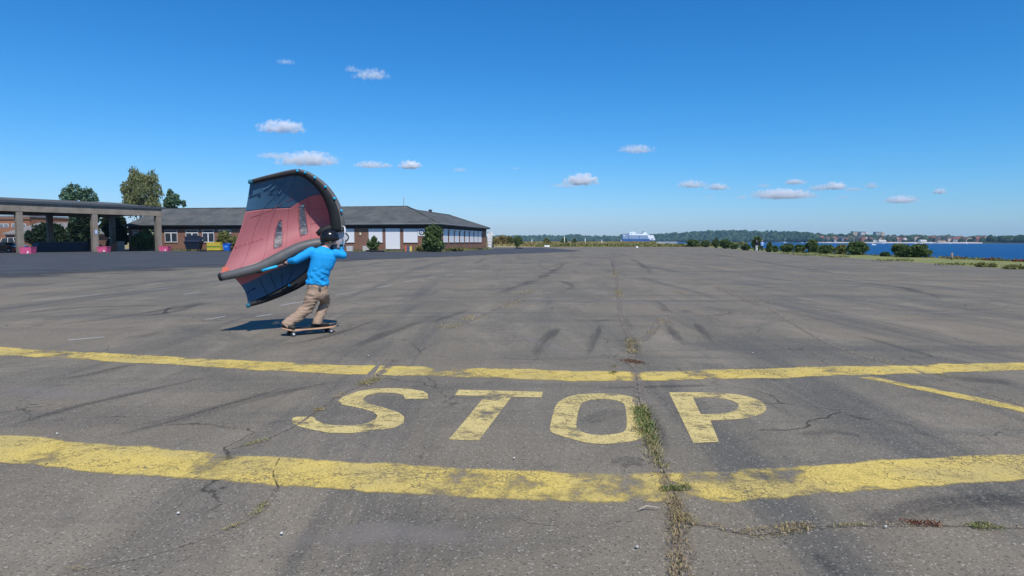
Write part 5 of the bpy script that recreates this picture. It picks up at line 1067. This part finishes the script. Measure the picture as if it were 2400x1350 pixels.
def sheetparts(VV, n1, name_, wins, PP, vi):
    n, m = VV.shape[:2]; I = np.arange(n*m).reshape(n, m)
    for lab, j0, j1, mt in ((name_, 0, n1, FBLUE), (name_, n1, m-1, FRED)):
        Fq = np.stack([I[:-1, j0:j1], I[1:, j0:j1], I[1:, j0+1:j1+1], I[:-1, j0+1:j1+1]], -1).reshape(-1, 4)
        cen = PP.reshape(-1, 2)[Fq].mean(1); keep = np.array([not any(inpoly(c_, w_) for w_ in wins) for c_ in cen]); inside = Fq[~keep]; Fq = Fq[keep]
        for w_ in wins:
            fq_ = np.array([f for f in inside if inpoly(PP.reshape(-1, 2)[f].mean(0), w_)])
            if len(fq_): films.append((VV, fq_))
        ids = np.unique(Fq); remap = -np.ones(n*m, int); remap[ids] = np.arange(len(ids)); o = raw(lab, VV.reshape(-1, 3)[ids], remap[Fq], mt, None, wing, smooth=True)
        so_ = o.modifiers.new('s', 'SOLIDIFY'); so_.thickness = .003
        o['label'] = ('blue' if mt is FBLUE else 'red') + ' sailcloth of the ' + vi + ' half'
sheetparts(VU, 24, 'canopy_panel', WIN, PU, 'upper'); sheetparts(VL, 24, 'canopy_panel', [], PLo, 'lower')
t = NT('window_film', .4, .25); wv = t.noise(14, 5, .7, t.vmap((1, 1, 3), (0, .5, 0))); t.color(t.mix(t.sstep(wv, .45, .7), (.05, .055, .08), (.22, .25, .32)))
tp = t.n.new('ShaderNodeBsdfTransparent'); tp.inputs[0].default_value = (.75, .8, .88, 1); mx = t.n.new('ShaderNodeMixShader'); t.put(mx.inputs[0], t.math('ADD', .66, t.math('MULTIPLY', t.sstep(wv, .4, .7), .3)))
t.l.new(tp.outputs[0], mx.inputs[1]); t.l.new(t.b.outputs[0], mx.inputs[2]); t.l.new(mx.outputs[0], t.out.inputs[0]); FILM = t.m
for wpoly, (VV, fq_) in zip(WIN, films):
    ids = np.unique(fq_); rm_ = -np.ones(VV.shape[0]*VV.shape[1], int); rm_[ids] = np.arange(len(ids)); wo_ = raw('window', VV.reshape(-1, 3)[ids], rm_[fq_], FILM, None, wing, smooth=True); wo_['label'] = 'clear film window in the red cloth'
    pts = [lift(x, y, VU, PU, .006) for x, y in wpoly]; mb = MB(); mb.tube(pts + [pts[0]], .006, 5, cap=False); mb.build('window_seam', FRED, wo_)
SEAM = M('seam', (.22, .075, .09), .7); SEAMB = M('seam_blue', (.02, .05, .10), .7); INK = M('print_ink', (.36, .085, .095), .6, .05); INKB = M('print_ink_blue', (.050, .130, .225), .6, .05)
def seam(path, VV, PP, mt, wd=.006, name='seam', off=.01):
    L_ = catmull(path, 5); mb = MB(); mb.tube([lift(p[0], p[1], VV, PP, off) for p in L_], [(wd, .002)] * len(L_), 4, side=(1, 0, .2), smooth=False); return mb.build(name, mt, wing)
for p, mt in (([(672, 414), (655, 448), (618, 488)], SEAMB), ([(693, 412), (683, 440), (650, 480)], SEAMB), ([(714, 424), (716, 435)], SEAMB), ([(618, 488), (600, 530), (578, 600), (560, 632)], SEAM), ([(650, 480), (632, 530), (622, 590), (612, 618)], SEAM), ([(685, 447), (676, 500), (672, 560), (668, 592)], SEAM), ([(716, 437), (723, 480), (728, 530), (729, 560)], SEAM), ([(668, 473), (700, 463), (750, 455), (770, 455)], SEAM), ([(725, 492), (755, 489), (782, 487)], SEAM), ([(728, 525), (760, 521), (786, 515)], SEAM), ([(586, 510), (620, 499), (665, 476)], SEAM), ([(690, 446), (730, 443), (772, 444)], SEAM)):
    seam(p, VU, PU, mt, .0028, off=.006)
for p, mt in (([(607, 653), (618, 675), (628, 692)], SEAMB), ([(632, 643), (640, 660), (647, 677)], SEAMB), ([(660, 641), (661, 655), (662, 668)], SEAMB), ([(686, 636), (678, 652), (674, 662)], SEAMB)): seam(p, VL, PLo, mt, .006)
for p in ([(617, 444), (634, 434), (643, 422), (646, 434), (633, 446)], [(648, 440), (652, 433), (660, 431), (659, 446), (651, 454), (648, 446)], [(629, 452), (640, 451), (645, 459), (646, 466)]): seam(p, VU, PU, INKB, .007, 'print', .014)
seam([(583, 462), (597, 456), (604, 453.5)], VU, PU, SEAMB, .008, 'batten_end', .014); seam([(604, 454), (611, 452.5)], VU, PU, SEAMB, .022, 'batten_end', .014)
seam([(577, 688), (585, 683), (592, 679)], VL, PLo, SEAMB, .008, 'batten_end', .014); seam([(592, 679), (598, 674.5)], VL, PLo, SEAMB, .02, 'batten_end', .014)
# lettering printed on the other side of the cloth: shows flipped
tcv = bpy.data.curves.new('lettering', 'FONT'); tcv.body = 'duotone'; tcv.size = 1; tcv.resolution_u = 3; tcv.space_character = 1.35
to = link(bpy.data.objects.new('lettering_tmp', tcv)); bpy.context.view_layer.update(); tm = bpy.data.meshes.new_from_object(to.evaluated_get(bpy.context.evaluated_depsgraph_get())); bpy.data.objects.remove(to)
xs = [v.co.x for v in tm.vertices]; mxx = max(xs)
for v in tm.vertices:
    u = v.co.x / mxx; px = 549 + u * 67; py = 581 - 20.5 * u + (v.co.y - .35) * 8.5; v.co = lift(px, py, VU, PU, .013)
tm.materials.append(INK); to = link(bpy.data.objects.new('lettering', tm)); attach(to, wing); to['label'] = 'dark red brand lettering printed on the cloth, seen flipped'
# pale shaded patch of cloth in the lower corner, orange corner patch
def patch(poly, VV, PP, mt, name, off=.008, label=None):
    pts = [lift(x, y, VV, PP, off) for x, y in poly]; c_ = sum(pts, Vector())/len(pts); mb = MB(); mb.add(pts + [c_], [(i, (i+1) % len(pts), len(pts)) for i in range(len(pts))]); mb.build(name, mt, wing, label=label)
patch([(517, 641), (522, 626), (532, 625), (538, 632), (527, 638)], VU, PU, FORA, 'corner_patch', .012, 'bright orange corner reinforcement')
# tubes
t = NT('tube_black', .6, .2); n1 = t.noise(6, 4); t.color(t.mix(n1, (.012, .013, .015), (.024, .025, .028))); t.bump(t.noise(5, 4), .25, .03); TUBE = t.m
t = NT('tube_grey', .5, .4); n1 = t.noise(6, 4); t.color(t.mix(n1, (.085, .085, .088), (.125, .122, .12))); t.bump(t.noise(5, 4), .25, .03); TUBG = t.m
def tubep(name, pts, rad, mt, n=18, **kw):
    L_ = catmull([tuple(P(*p)) for p in pts], 6); k = len(L_); rr = list(np.interp(np.linspace(0, 1, k), np.linspace(0, 1, len(rad)), rad)); rr[0] *= .6; rr[-1] *= .8
    mb = MB(); mb.tube(L_, rr, n); return mb.build(name, mt, wing, **kw)
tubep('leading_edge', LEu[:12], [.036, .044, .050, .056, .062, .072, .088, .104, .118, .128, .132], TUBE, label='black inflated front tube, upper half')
LEo = [o for o in wing.children if o.name.startswith('leading_edge')][0]; LEo.data.materials.append(M('tube_outer_lit', (.125, .118, .11), .5, .12, 6, .15, 8))  # outer faces coloured grey as if sunlit, inner ones near-black for shade
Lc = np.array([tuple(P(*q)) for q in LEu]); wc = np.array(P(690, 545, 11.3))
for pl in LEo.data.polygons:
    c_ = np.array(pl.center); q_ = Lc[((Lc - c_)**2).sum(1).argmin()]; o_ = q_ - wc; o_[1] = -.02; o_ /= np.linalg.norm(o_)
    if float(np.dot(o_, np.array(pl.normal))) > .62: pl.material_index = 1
tubep('centre_panel', [(790.5, 537, 11.55), (792, 548, 11.57), (792, 562, 11.58), (789, 582, 11.60)], [.150, .150, .145, .12], M('pale_panel', (.50, .50, .54), .5, .06), label='pale grey centre section of the front tube')
tubep('leading_edge', [(580, 716, 11.12)] + LEl[1:6], [.035, .055, .075, .09, .11, .12], TUBE, label='black inflated front tube, lower half')
tubep('strut', [(514, 650, 10.78)] + [(x, y, Yq - .04) for x, y, Yq in STR[1:6]] + [(775, 570, 11.36)], [.065, .080, .092, .105, .105, .10, .09], TUBG, label='grey inflated centre strut')
tubep('strut_cap', [(511.5, 650.8, 10.76), (516, 649.6, 10.775), (521, 648.6, 10.785)], [.05, .069, .069], TUBE)
seam([(520, 637.5), (560, 629), (610, 612.5), (640, 598), (668, 584), (700, 570), (735, 563)], VU, PU, M('pale_highlight', (.82, .62, .58), .5, .05), .012, 'strut_highlight', .05)  # sun highlight on the cloth edge above the strut, painted as a pale strip
CY = M('cyan_patch', (.02, .42, .68), .5, .1)
for x, y, Yq, r0 in ((697, 400.5, 11.22, .030), (715.5, 404.5, 11.24, .030), (738, 416.5, 11.27, .032), (763, 438, 11.29, .033), (784, 465, 11.31, .033), (800.5, 494, 11.33, .030)): mb = MB(); mb.ell(P(x, y, Yq), (r0*.75, .03, r0*.8), seg=10, rings=7); mb.build('cyan_patch', CY, wing)
for x, y, Yq in ((587, 426.5, 10.97), (582, 716, 11.06)): mb = MB(); mb.ell(P(x, y, Yq), (.040, .045, .042)); mb.build('tip_cap', M('tip_teal', (.02, .13, .18), .5, .1), wing)
mb = MB(); mb.ell(P(678, 668.5, 11.27), (.025, .02, .025)); mb.build('valve', CY, wing)
mb = MB(); mb.tube([P(744, 549, 11.3), P(754, 541.5, 11.34), P(770, 536, 11.38), P(782, 533, 11.42)], [.045, .062, .068, .068], 12); mb.build('pump_pocket', TUBE, wing)
mb = MB(); mb.tube(catmull([tuple(P(*p)) for p in ((806, 546, 11.3), (813, 549, 11.28), (816.5, 556, 11.27), (814, 563, 11.28), (807, 568, 11.3))], 4), .012, 7); mb.build('handle_loop', TUBE, wing)
mb = MB(); mb.tube([P(802, 530, 11.36), P(808, 532, 11.3), P(809, 560, 11.28), P(803, 585, 11.3)], .010, 6); mb.build('edge_piping', WHITE, wing)
# boom
mb = MB(); mb.tube([P(602, 638.5, 10.86), P(676, 616, 11.0), P(700, 606, 11.08)], .013, 8); boom = mb.build('boom', M('carbon', (.20, .17, .16), .4), wing)
mb = MB(); mb.tube([P(614, 634.5, 10.87), P(650, 624, 10.94)], .024, 10); mb.build('grip', M('cyan_grip', (.03, .45, .72), .5, .05), boom)
mb = MB(); mb.tube([P(598, 637, 10.9), P(606, 636.5, 10.88), P(614, 634.6, 10.87)], .03, 8); mb.ell(P(603, 638, 10.83), (.02, .02, .014)); mb.build('boom_mount', TUBE, boom)
mb = MB(); mb.tube([P(664, 620, 10.98), P(672, 617.5, 11.0)], .02, 8); mb.build('clamp', TUBE, boom)

# ================================================================== THE SKATEBOARD
R0 = P(660, 776.5, 10.70); N0 = P(787, 765.5, 11.26); R0.z = N0.z = .118; bd = (N0 - R0).normalized(); Lb = (N0 - R0).length; bn = Vector((-bd.y, bd.x, 0)); BT = Matrix.Identity(4); BT.col[0][:3] = bd; BT.col[1][:3] = bn; BT.translation = R0
board = empty('longboard', (R0+N0)/2 - Vector((0, 0, .118)), 0, 'wooden longboard skateboard with black grip and dark wheels under the rider', 'skateboard')
mb = MB(); out = []
for k in range(25):
    u = k / 24; w_ = .118 * min(1, math.sin(math.pi * min(.5, (u + .02) * 3.2)) ** .6) * min(1, math.sin(math.pi * min(.5, (1.02 - u) * 3.6)) ** .6); z = .012 * math.cos((u - .5) * math.pi) * -1 + (.03 * max(0, (.12 - u) / .12)) + (.012 * max(0, (u - .9) / .1)); out.append((u * Lb, w_, z))
def deckmesh(z0, z1, shrink=1.0):
    mb = MB(); vs = []
    for x, w_, z in out:
        for y, dz in ((-w_*shrink, .008), (-w_*shrink*.4, 0), (w_*shrink*.4, 0), (w_*shrink, .008)): vs += [BT @ Vector((x, y, z + dz + z0)), BT @ Vector((x, y, z + dz + z1))]
    n = len(out); fs = []
    for i in range(n-1):
        a = i*8; b = (i+1)*8
        for q in range(3): fs += [(a+2*q, b+2*q, b+2*q+2, a+2*q+2), (a+2*q+1, a+2*q+3, b+2*q+3, b+2*q+1)]
        fs += [(a, a+1, b+1, b), (a+6, b+6, b+7, a+7)]
    fs += [(0,2,3,1),(2,4,5,3),(4,6,7,5)] + [((n-1)*8+k+1, (n-1)*8+k+3, (n-1)*8+k+2, (n-1)*8+k) for k in (0, 2, 4)]
    return mb.add(vs, fs)
deckmesh(-.024, .0).build('deck', M('maple_ply', (.62, .36, .22), .5, .12, 6), board); deckmesh(.0008, .003, .97).build('grip_tape', M('grip_tape', (.03, .03, .032), .95), board)
for u in (.17, .86):
    tr = MB(); c_ = BT @ Vector((u*Lb, 0, -.055)); tr.tube([BT @ Vector((u*Lb, -.10, -.078)), BT @ Vector((u*Lb, .10, -.078))], .011, 8); tr.tube([c_ + Vector((0,0,.026)), BT @ Vector((u*Lb, 0, -.078))], [.03, .018], 8); tr.box(u*Lb-.04, u*Lb+.04, -.028, .028, -.036, -.024, BT)
    tk = tr.build('truck', M('truck_metal', (.05, .05, .055), .4, metal=.5), board)
    for q in (-1, 1):
        y = q * .115; c0 = BT @ Vector((u*Lb, y - .024, -.082)); c1 = BT @ Vector((u*Lb, y + .024, -.082)); mb = MB(); mb.tube([c0, c0.lerp(c1, .15), c0.lerp(c1, .85), c1], [.030, .036, .036, .030], 20); mb.build('wheel', M('urethane', (.05, .05, .052), .5), tk)
        e_ = c0 if q < 0 else c1; mb = MB(); mb.tube([e_ - bn*.004, e_ + bn*.004], .018, 14); mb.build('hub', M('hub_pale', (.55, .60, .62), .4), tk)

# ================================================================== PEOPLE
def bake(mb, name, mat, parent, voxel=.012, smooth=4, wr=None, **kw):
    """fuse overlapping lofts into one skin"""
    o = mb.build(name + '_src', None)
    m = o.modifiers.new('r', 'REMESH'); m.mode = 'VOXEL'; m.voxel_size = voxel; m2 = o.modifiers.new('s', 'SMOOTH'); m2.factor = .5; m2.iterations = smooth
    bpy.context.view_layer.update(); me = bpy.data.meshes.new_from_object(o.evaluated_get(bpy.context.evaluated_depsgraph_get())); src = o.data; bpy.data.objects.remove(o); bpy.data.meshes.remove(src)
    me.name = name
    if wr:
        nrm = [v.normal.copy() for v in me.vertices]
        for v, nn in zip(me.vertices, nrm): v.co += nn * wr(v.co)
    me.polygons.foreach_set('use_smooth', [True]*len(me.polygons)); me.materials.append(mat); o = link(bpy.data.objects.new(name, me)); attach(o, parent); tag(o, kw.get('label')); return o
SKIN = M('skin', (.60, .32, .23), .5, .1, 12); 
t = NT('blue_shirt', .75, .2); n1 = t.noise(3, 4); t.color(t.mix(n1, (.012, .30, .70), (.02, .37, .80))); t.bump(t.noise(9, 5, .6), .35, .02); SHIRT = t.m
t = NT('tan_trousers', .9, .1); n1 = t.noise(5, 4); t.color(t.mix(n1, (.31, .215, .155), (.40, .285, .21))); t.bump(t.noise(14, 5, .6, t.vmap((1, 1, 2.5))), .5, .02); TROU = t.m
rider = empty('person', tuple(P(735, 772, 10.95).xy) + (0.118,), 0, 'rider in bright blue long-sleeved shirt, tan trousers and black helmet standing on the longboard', 'person')
# joints
hipL = P(736, 686, 11.0); hipR = P(755, 686, 11.08); kneeL = P(721, 722, 11.0); ankL = P(672, 763, 10.80); kneeR = P(763, 708, 11.28); ankR = P(743, 757, 11.10)
shL = P(731, 589, 11.0); elL = P(692, 610, 10.92); wrL = P(679, 612, 11.02); shR = P(786, 594, 11.06); elR = P(804, 598, 11.12); wrR = P(800, 588, 11.32)
neck = P(763, 577, 11.04); head = P(774, 558, 11.08); pel = P(744, 678, 11.04); wai = P(747, 650, 11.03); che = P(755, 616, 11.02); uch = P(759, 594, 11.02)
fside = (P(772, 560, 11.08) - P(770, 560, 11.08)).normalized()
tw = Vector((.95, .3, 0)).normalized()     # shoulder line, turned a little
# body (one surface): torso, neck, head, limbs
bmB = MB(); sd = tw
bmB.tube([pel, wai, che, uch, neck + Vector((0,0,.0))], [(.145, .10), (.125, .085), (.155, .10), (.15, .085), (.055, .055)], 20, side=sd)
bmB.capsule(neck - Vector((0,0,.03)), head - Vector((0, 0, .03)), .056, .055)
fd = Vector((.965, .26, -.04)).normalized()  # where the face points
FM = Matrix((fd, Vector((0,0,1)).cross(fd).normalized(), Vector((0,0,1)))).transposed()
bmB.ell(head, (.095, .076, .115), FM); bmB.ell(head + fd*.045 - Vector((0,0,.055)), (.055, .05, .06), FM)
bmB.capsule(head + fd*.085 - Vector((0,0,.0)), head + fd*.108 - Vector((0,0,.028)), .010, .015, 8)     # nose
bmB.capsule(head + fd*.092 - Vector((0,0,.052)), head + fd*.094 - Vector((0,0,.06)), .012, .010, 8)    # lips
bmB.capsule(head + fd*.072 - Vector((0,0,.095)), head + fd*.06 - Vector((0,0,.095)), .024, .02, 8)    # chin
sidev = FM.col[1].normalized()
for q in (-1, 1): bmB.ell(head + sidev*q*.078 - Vector((0,0,.02)), (.022, .012, .033), FM, 10, 7)
for a, b, r1, r2 in ((shL, elL, .056, .044), (elL, wrL, .044, .028), (shR, elR, .056, .044), (elR, wrR, .044, .028), (hipL, kneeL, .085, .058), (kneeL, ankL, .056, .038), (hipR, kneeR, .085, .058), (kneeR, ankR, .056, .038)): bmB.capsule(a, b, r1, r2)
def hand(mb, wr_, grip, axis, pdir, r=.0085, scale=1.0):
    """palm from wrist to grip, four unequal fingers curling round axis, thumb from the side"""
    pd = (grip - wr_).normalized(); ax = axis.normalized(); up = ax.cross(pd).normalized(); palm = wr_ + pd*.085
    mb.tube([wr_, wr_ + pd*.03, palm], [(.026, .018), (.038, .017), (.041, .015)], 12, side=ax)
    for k in range(4):
        ln = (.9, 1.0, .95, .75)[k]; o_ = palm + ax * (-.030 + .020*k) - pd*.005
        p1 = o_ + (pd*.032 + up*.008)*ln; p2 = p1 + (pd*.008 - up*.030)*ln; p3 = p2 + (-pd*.022 - up*.012)*ln
        mb.tube([o_ - pd*.02, o_, p1, p2, p3], [r*1.1, r*1.1, r, r*.95, r*.8], 8)
    t0 = wr_ + pd*.035 - ax*.034; t1 = t0 - ax*.018 + pd*.028 - up*.012; t2 = t1 + pd*.024 - up*.018 + ax*.012; mb.tube([wr_ + pd*.02 - ax*.02, t0, t1, t2], [.012, .012, .0105, .009], 8)
boomd = (P(676, 616, 11.0) - P(602, 638.5, 10.86)).normalized()
hand(bmB, wrL, P(672, 616.5, 11.02) , boomd, None)
hand(bmB, wrR, P(803, 574, 11.35), Vector((.1, .3, .6)), None)
bake(bmB, 'body', SKIN, rider, .0075, 2)
for q in (-1, 1): mb = MB(); mb.ell(head + fd*.083 + sidev*q*.032 + Vector((0,0,.004)), (.012, .013, .009), FM, 10, 7); mb.build('eye', M('eye_white', (.7, .68, .65), .3), rider)
for q in (-1, 1): mb = MB(); mb.tube([head + fd*.088 + sidev*(q*.02) + Vector((0,0,.024)), head + fd*.078 + sidev*(q*.05) + Vector((0,0,.022))], .004, 6); mb.build('eyebrow', M('hair_brown', (.16, .09, .05), .8), rider)
# shirt
def wrs(co):
    a = mnoise.noise(Vector((co.x*7, co.y*7, co.z*3.2)) + Vector((3, 1, 7))); b = mnoise.noise(Vector((co.x*11 + co.z*9, co.y*8, co.z*12 - co.x*7))); low = max(0, min(1, (1.22 - co.z) / .3))
    d = math.sin((co.z*1.0 + (co.x+3.4)*1.1)*34 + 5*mnoise.noise(Vector((co.x*4, co.y*4, co.z*4)))); e = mnoise.noise(Vector((co.x*13, co.y*9, co.z*4 - co.x*5)))
    return .006*a + .005*e + (.001 + .013*low) * (1 - abs(b)*2.6) + .008*low*d
sh = MB(); hem = P(743, 667, 11.04)
sh.tube([hem, P(743.5, 662, 11.04), P(744, 650, 11.03), P(748, 634, 11.02), che, P(758, 603, 11.02), uch, P(760.5, 586, 11.03), P(762, 580, 11.04)], [(.188, .135), (.186, .133), (.176, .125), (.178, .125), (.200, .13), (.225, .13), (.215, .122), (.15, .095), (.078, .07)], 28, side=tw)
for a, b, r1, r2 in ((shL, elL, .080, .066), (elL, wrL, .066, .048), (shR, elR, .080, .066), (elR, wrR, .064, .042)): sh.capsule(a, b, r1, r2, 18)
bake(sh, 'shirt', SHIRT, rider, .012, 5, wrs)
# trousers
def wrt(co):
    b = mnoise.noise(Vector((co.x*5, co.y*5, co.z*15))); c = mnoise.noise(Vector((co.x*12 + co.z*5, co.y*10, co.z*9 + co.x*8))); k = 1 if co.z < .72 else .4
    return k*(.010*(1 - abs(b)*2.8) + .004*c + .004*mnoise.noise(Vector((co.x*20, co.y*18, co.z*34))))
tr = MB(); tr.tube([P(744, 658, 11.04), P(744, 672, 11.04), P(745, 690, 11.05), P(745, 700, 11.06)], [(.165, .115), (.172, .125), (.178, .13), (.13, .10)], 24, side=tw)
tr.tube([hipL + Vector((0,0,.03)), hipL, hipL.lerp(kneeL, .5), kneeL, kneeL.lerp(ankL, .35), kneeL.lerp(ankL, .75), ankL + Vector((-.005, 0, .0)), ankL + Vector((-.02, -.01, -.02))], [.09, .112, .110, .102, .098, .093, .092, .094], 20)
tr.tube([hipR + Vector((0,0,.03)), hipR, hipR.lerp(kneeR, .5), kneeR, kneeR.lerp(ankR, .35), kneeR.lerp(ankR, .75), ankR, ankR + Vector((0, 0, -.02))], [.09, .104, .096, .086, .078, .074, .08, .086], 20)
bake(tr, 'trousers', TROU, rider, .012, 4, wrt)
mb = MB(); q0 = P(750, 673, 10.9); mb.bevelbox(-.022, .022, -.008, .008, -.03, .03, .005, Matrix.Translation(q0)); mb.build('belt_tab', M('belt_grey', (.12, .11, .10)), rider)
# shoes
SHOE = M('shoe_dark', (.05, .043, .038), .75); SOLE = M('sole', (.012, .012, .012), .8)
for ank, tdir, lb in ((ankL, Vector((.72, -.45, 0)), 'rear foot shoe'), (ankR, Vector((.93, .30, 0)), 'front foot shoe')):
    d_ = tdir.normalized(); base = Vector((ank.x, ank.y, .123)) - d_*.02; sd_ = Vector((-d_.y, d_.x, 0)); s0 = MB()
    s0.tube([base - d_*.075 + Vector((0,0,.045)), base - d_*.05 + Vector((0,0,.05)), base + Vector((0,0,.055)), base + d_*.07 + Vector((0,0,.045)), base + d_*.14 + Vector((0,0,.034)), base + d_*.20 + Vector((0,0,.028)), base + d_*.215 + Vector((0,0,.026))], [(.02, .03), (.038, .042), (.043, .046), (.044, .038), (.048, .029), (.036, .020), (.012, .01)], 16, side=sd_)
    s0.capsule(base - d_*.01 + Vector((0,0,.05)), base + Vector((0,0,.10)), .042, .042)
    o = bake(s0, 'shoe', SHOE, rider, .009, 3)
    mb = MB(); pr = [(-.09, 0), (-.08, .036), (-.03, .04), (.06, .044), (.14, .05), (.20, .038), (.222, .0), (.20, -.038), (.14, -.05), (.06, -.044), (-.03, -.04), (-.08, -.036)]; mb.prism(pr, d_, sd_, Vector((0,0,1)), base + Vector((0,0,.001)), .020); mb.build('sole', SOLE, o)
# helmet
HM = M('helmet_black', (.010, .011, .013), .22, .2, 5, coat=.3); hc = head + Vector((-.010, 0, .004)); mb = MB(); seg = 28; vs = []; fs = []; rg = 10
for i in range(rg+1):
    th = (math.pi*.5 + .40) * i / rg
    for j in range(seg):
        ph = 2*math.pi*j/seg; v = Vector((.165*math.sin(th)*math.cos(ph), .132*math.sin(th)*math.sin(ph), .148*math.cos(th)))
        if math.cos(ph) > .35 and i >= rg-2: v.z += .022 * (i - rg + 3) / 1.5 * (math.cos(ph) - .35)
        if i == rg and abs(math.cos(ph)) < .6: v.z -= .010
        if i == rg and math.cos(ph) < -.6: v.z -= .022
        vs.append(hc + FM @ v)
for i in range(rg):
    for j in range(seg): fs.append((i*seg+j, (i+1)*seg+j, (i+1)*seg+(j+1) % seg, i*seg+(j+1) % seg))
mb.add(vs, fs, True); ho_ = mb.build('helmet', HM, rider, fix=True); so_ = ho_.modifiers.new('s', 'SOLIDIFY'); so_.thickness = .014
rim = [vs[rg*seg+j] for j in range(seg)] + [vs[rg*seg]]; mb = MB(); mb.tube(rim, .007, 6, cap=False); mb.build('rim', HM, ho_)
mb = MB(); 
for k in range(4): c_ = hc + FM @ Vector((.02-.035*k, -.136, .012)); mb.ell(c_, (.009, .004, .006), FM, 8, 5)
mb.build('vents', M('vent', (.002, .002, .002)), ho_)
mb = MB(); mb.tube([head + sidev*-.085 + fd*.02 + Vector((0,0,.0)), head + sidev*-.07 + fd*.04 - Vector((0,0,.06)), head + fd*.055 - Vector((0,0,.118)), head + sidev*.07 + fd*.04 - Vector((0,0,.06)), head + sidev*.085 + fd*.02], .006, 6); mb.build('chin_strap', M('strap', (.015,.015,.016)), ho_)
# hair
HAIR = M('hair_blond', (.46, .28, .14), .6, .35, 30, .4, 60); hb2 = MB()
hb2.ell(head - fd*.035 - Vector((0,0,.035)), (.075, .082, .07), FM)
for k in range(26):
    a = math.pi*(.42 + 1.16*k/25); d0 = FM @ Vector((math.cos(a)*.085, math.sin(a)*.078, 0)); st_ = head + d0 + Vector((0,0,-.02)); mn = Vector((random.uniform(-.012,.012), random.uniform(-.01,.01), 0))
    hb2.tube([st_, st_ + Vector((0,0,-.035)) + mn*.5, st_ - d0*.25 + Vector((0,0,-random.uniform(.062, .088))) + mn], [.014, .015, .005], 6)
hb2.build('hair', HAIR, rider)
# glove on the front hand and cuff band
GLV = M('glove_blue', (.02, .26, .50), .7, .1); GLB = M('glove_black', (.015, .016, .02), .7)
gl = MB(); gax = Vector((.1, .3, .6)); hand(gl, wrR, P(803, 574, 11.35), gax, None, r=.0125); gl.capsule(wrR - (P(803, 574, 11.35)-wrR).normalized()*.03, wrR + (P(803, 574, 11.35)-wrR).normalized()*.07, .034, .046); bake(gl, 'glove', GLV, rider, .008, 2)
mb = MB(); gd_ = (P(803, 574, 11.35)-wrR).normalized(); mb.tube([wrR - gd_*.03, wrR - gd_*.0], [.044, .043], 16, cap=False); mb.ell(wrR + gd_*.075 + Vector((0,-.01,.022)), (.05, .045, .028)); mb.build('glove_back', GLB, rider)

# two walkers far off by the water
def walker(px, py, label, shirt, trous, hgt, facing, hairm, bag=False):
    b = G(px, py); r = empty('person', b, 0, label, 'person', 'walkers by the water'); k = hgt / 1.78; f_ = Vector(facing).normalized(); s_ = Vector((-f_.y, f_.x, 0)); B_ = lambda x, y, z: b + s_*x*k + f_*y*k + Vector((0,0,z*k))
    bd_ = MB(); bd_.tube([B_(0,0,.92), B_(0,0,1.12), B_(0,0,1.35), B_(0,0,1.47), B_(0,0,1.53)], [(.15,.1),(.13,.09),(.17,.1),(.14,.08),(.055,.055)], 14, side=s_); bd_.capsule(B_(0,0,1.5), B_(0,0,1.6), .055, .055, 10); bd_.ell(B_(0,.01,1.66), (.085,.1,.12)); bd_.capsule(B_(0,.10,1.65), B_(0,.12,1.63), .01, .014, 6)
    J = {}
    for q, st_ in ((-1, .16), (1, -.16)):
        J[q] = [B_(.09*q, 0, .92), B_(.10*q, st_*.6+.03, .5), B_(.10*q, st_*.5-.04, .08)]; bd_.capsule(J[q][0], J[q][1], .08, .055, 10); bd_.capsule(J[q][1], J[q][2], .055, .04, 10); bd_.capsule(J[q][2] - Vector((0,0,.03*k)), J[q][2] + f_*.16*k - Vector((0,0,.04*k)), .04, .035, 8)
        a0, a1, a2 = B_(.19*q, 0, 1.42), B_(.25*q, -st_*.5, 1.14), B_(.22*q, -st_*.3+.15, .92); bd_.capsule(a0, a1, .05, .04, 10); bd_.capsule(a1, a2, .04, .028, 10); bd_.capsule(a2, a2 + (a2-a1).normalized()*.09*k, .03, .02, 8); J[q] += [a0, a1, a2]
    bake(bd_, 'body', SKIN, r, .022, 2)
    c = MB(); c.tube([B_(0,0,.88), B_(0,0,1.12), B_(0,0,1.36), B_(0,0,1.46), B_(0,0,1.51)], [(.19,.14),(.18,.13),(.21,.14),(.18,.11),(.07,.07)], 16, side=s_)
    for q in (-1, 1): c.capsule(J[q][3], J[q][4], .07, .06, 10); c.capsule(J[q][4], J[q][5].lerp(J[q][4], .2), .058, .05, 10)
    bake(c, 'jacket', shirt, r, .022, 3)
    c = MB(); c.tube([B_(0,0,.98), B_(0,0,.82)], [(.17,.13),(.17,.13)], 14, side=s_)
    for q in (-1, 1): c.capsule(J[q][0], J[q][1], .105, .08, 10); c.capsule(J[q][1], J[q][2], .08, .07, 10)
    bake(c, 'trousers', trous, r, .022, 2)
    mb = MB(); mb.ell(B_(0,-.02,1.70), (.1,.11,.1)); mb.build('hair', hairm, r)
walker(1773, 588.4, 'walker in dark top and white trousers beside the tall bush at the water', M('dark_top', (.012, .014, .028)), M('white_trousers', (.65, .66, .66)), 1.8, (.2, 1, 0), M('hair_grey', (.3, .28, .26)))
walker(1785.5, 588.2, 'walker in pale blue top and dark trousers close beside the one in white trousers', M('pale_blue_top', (.28, .42, .72)), M('dark_trousers', (.02, .03, .05)), 1.7, (.2, 1, 0), M('hair_white', (.5, .48, .45)))
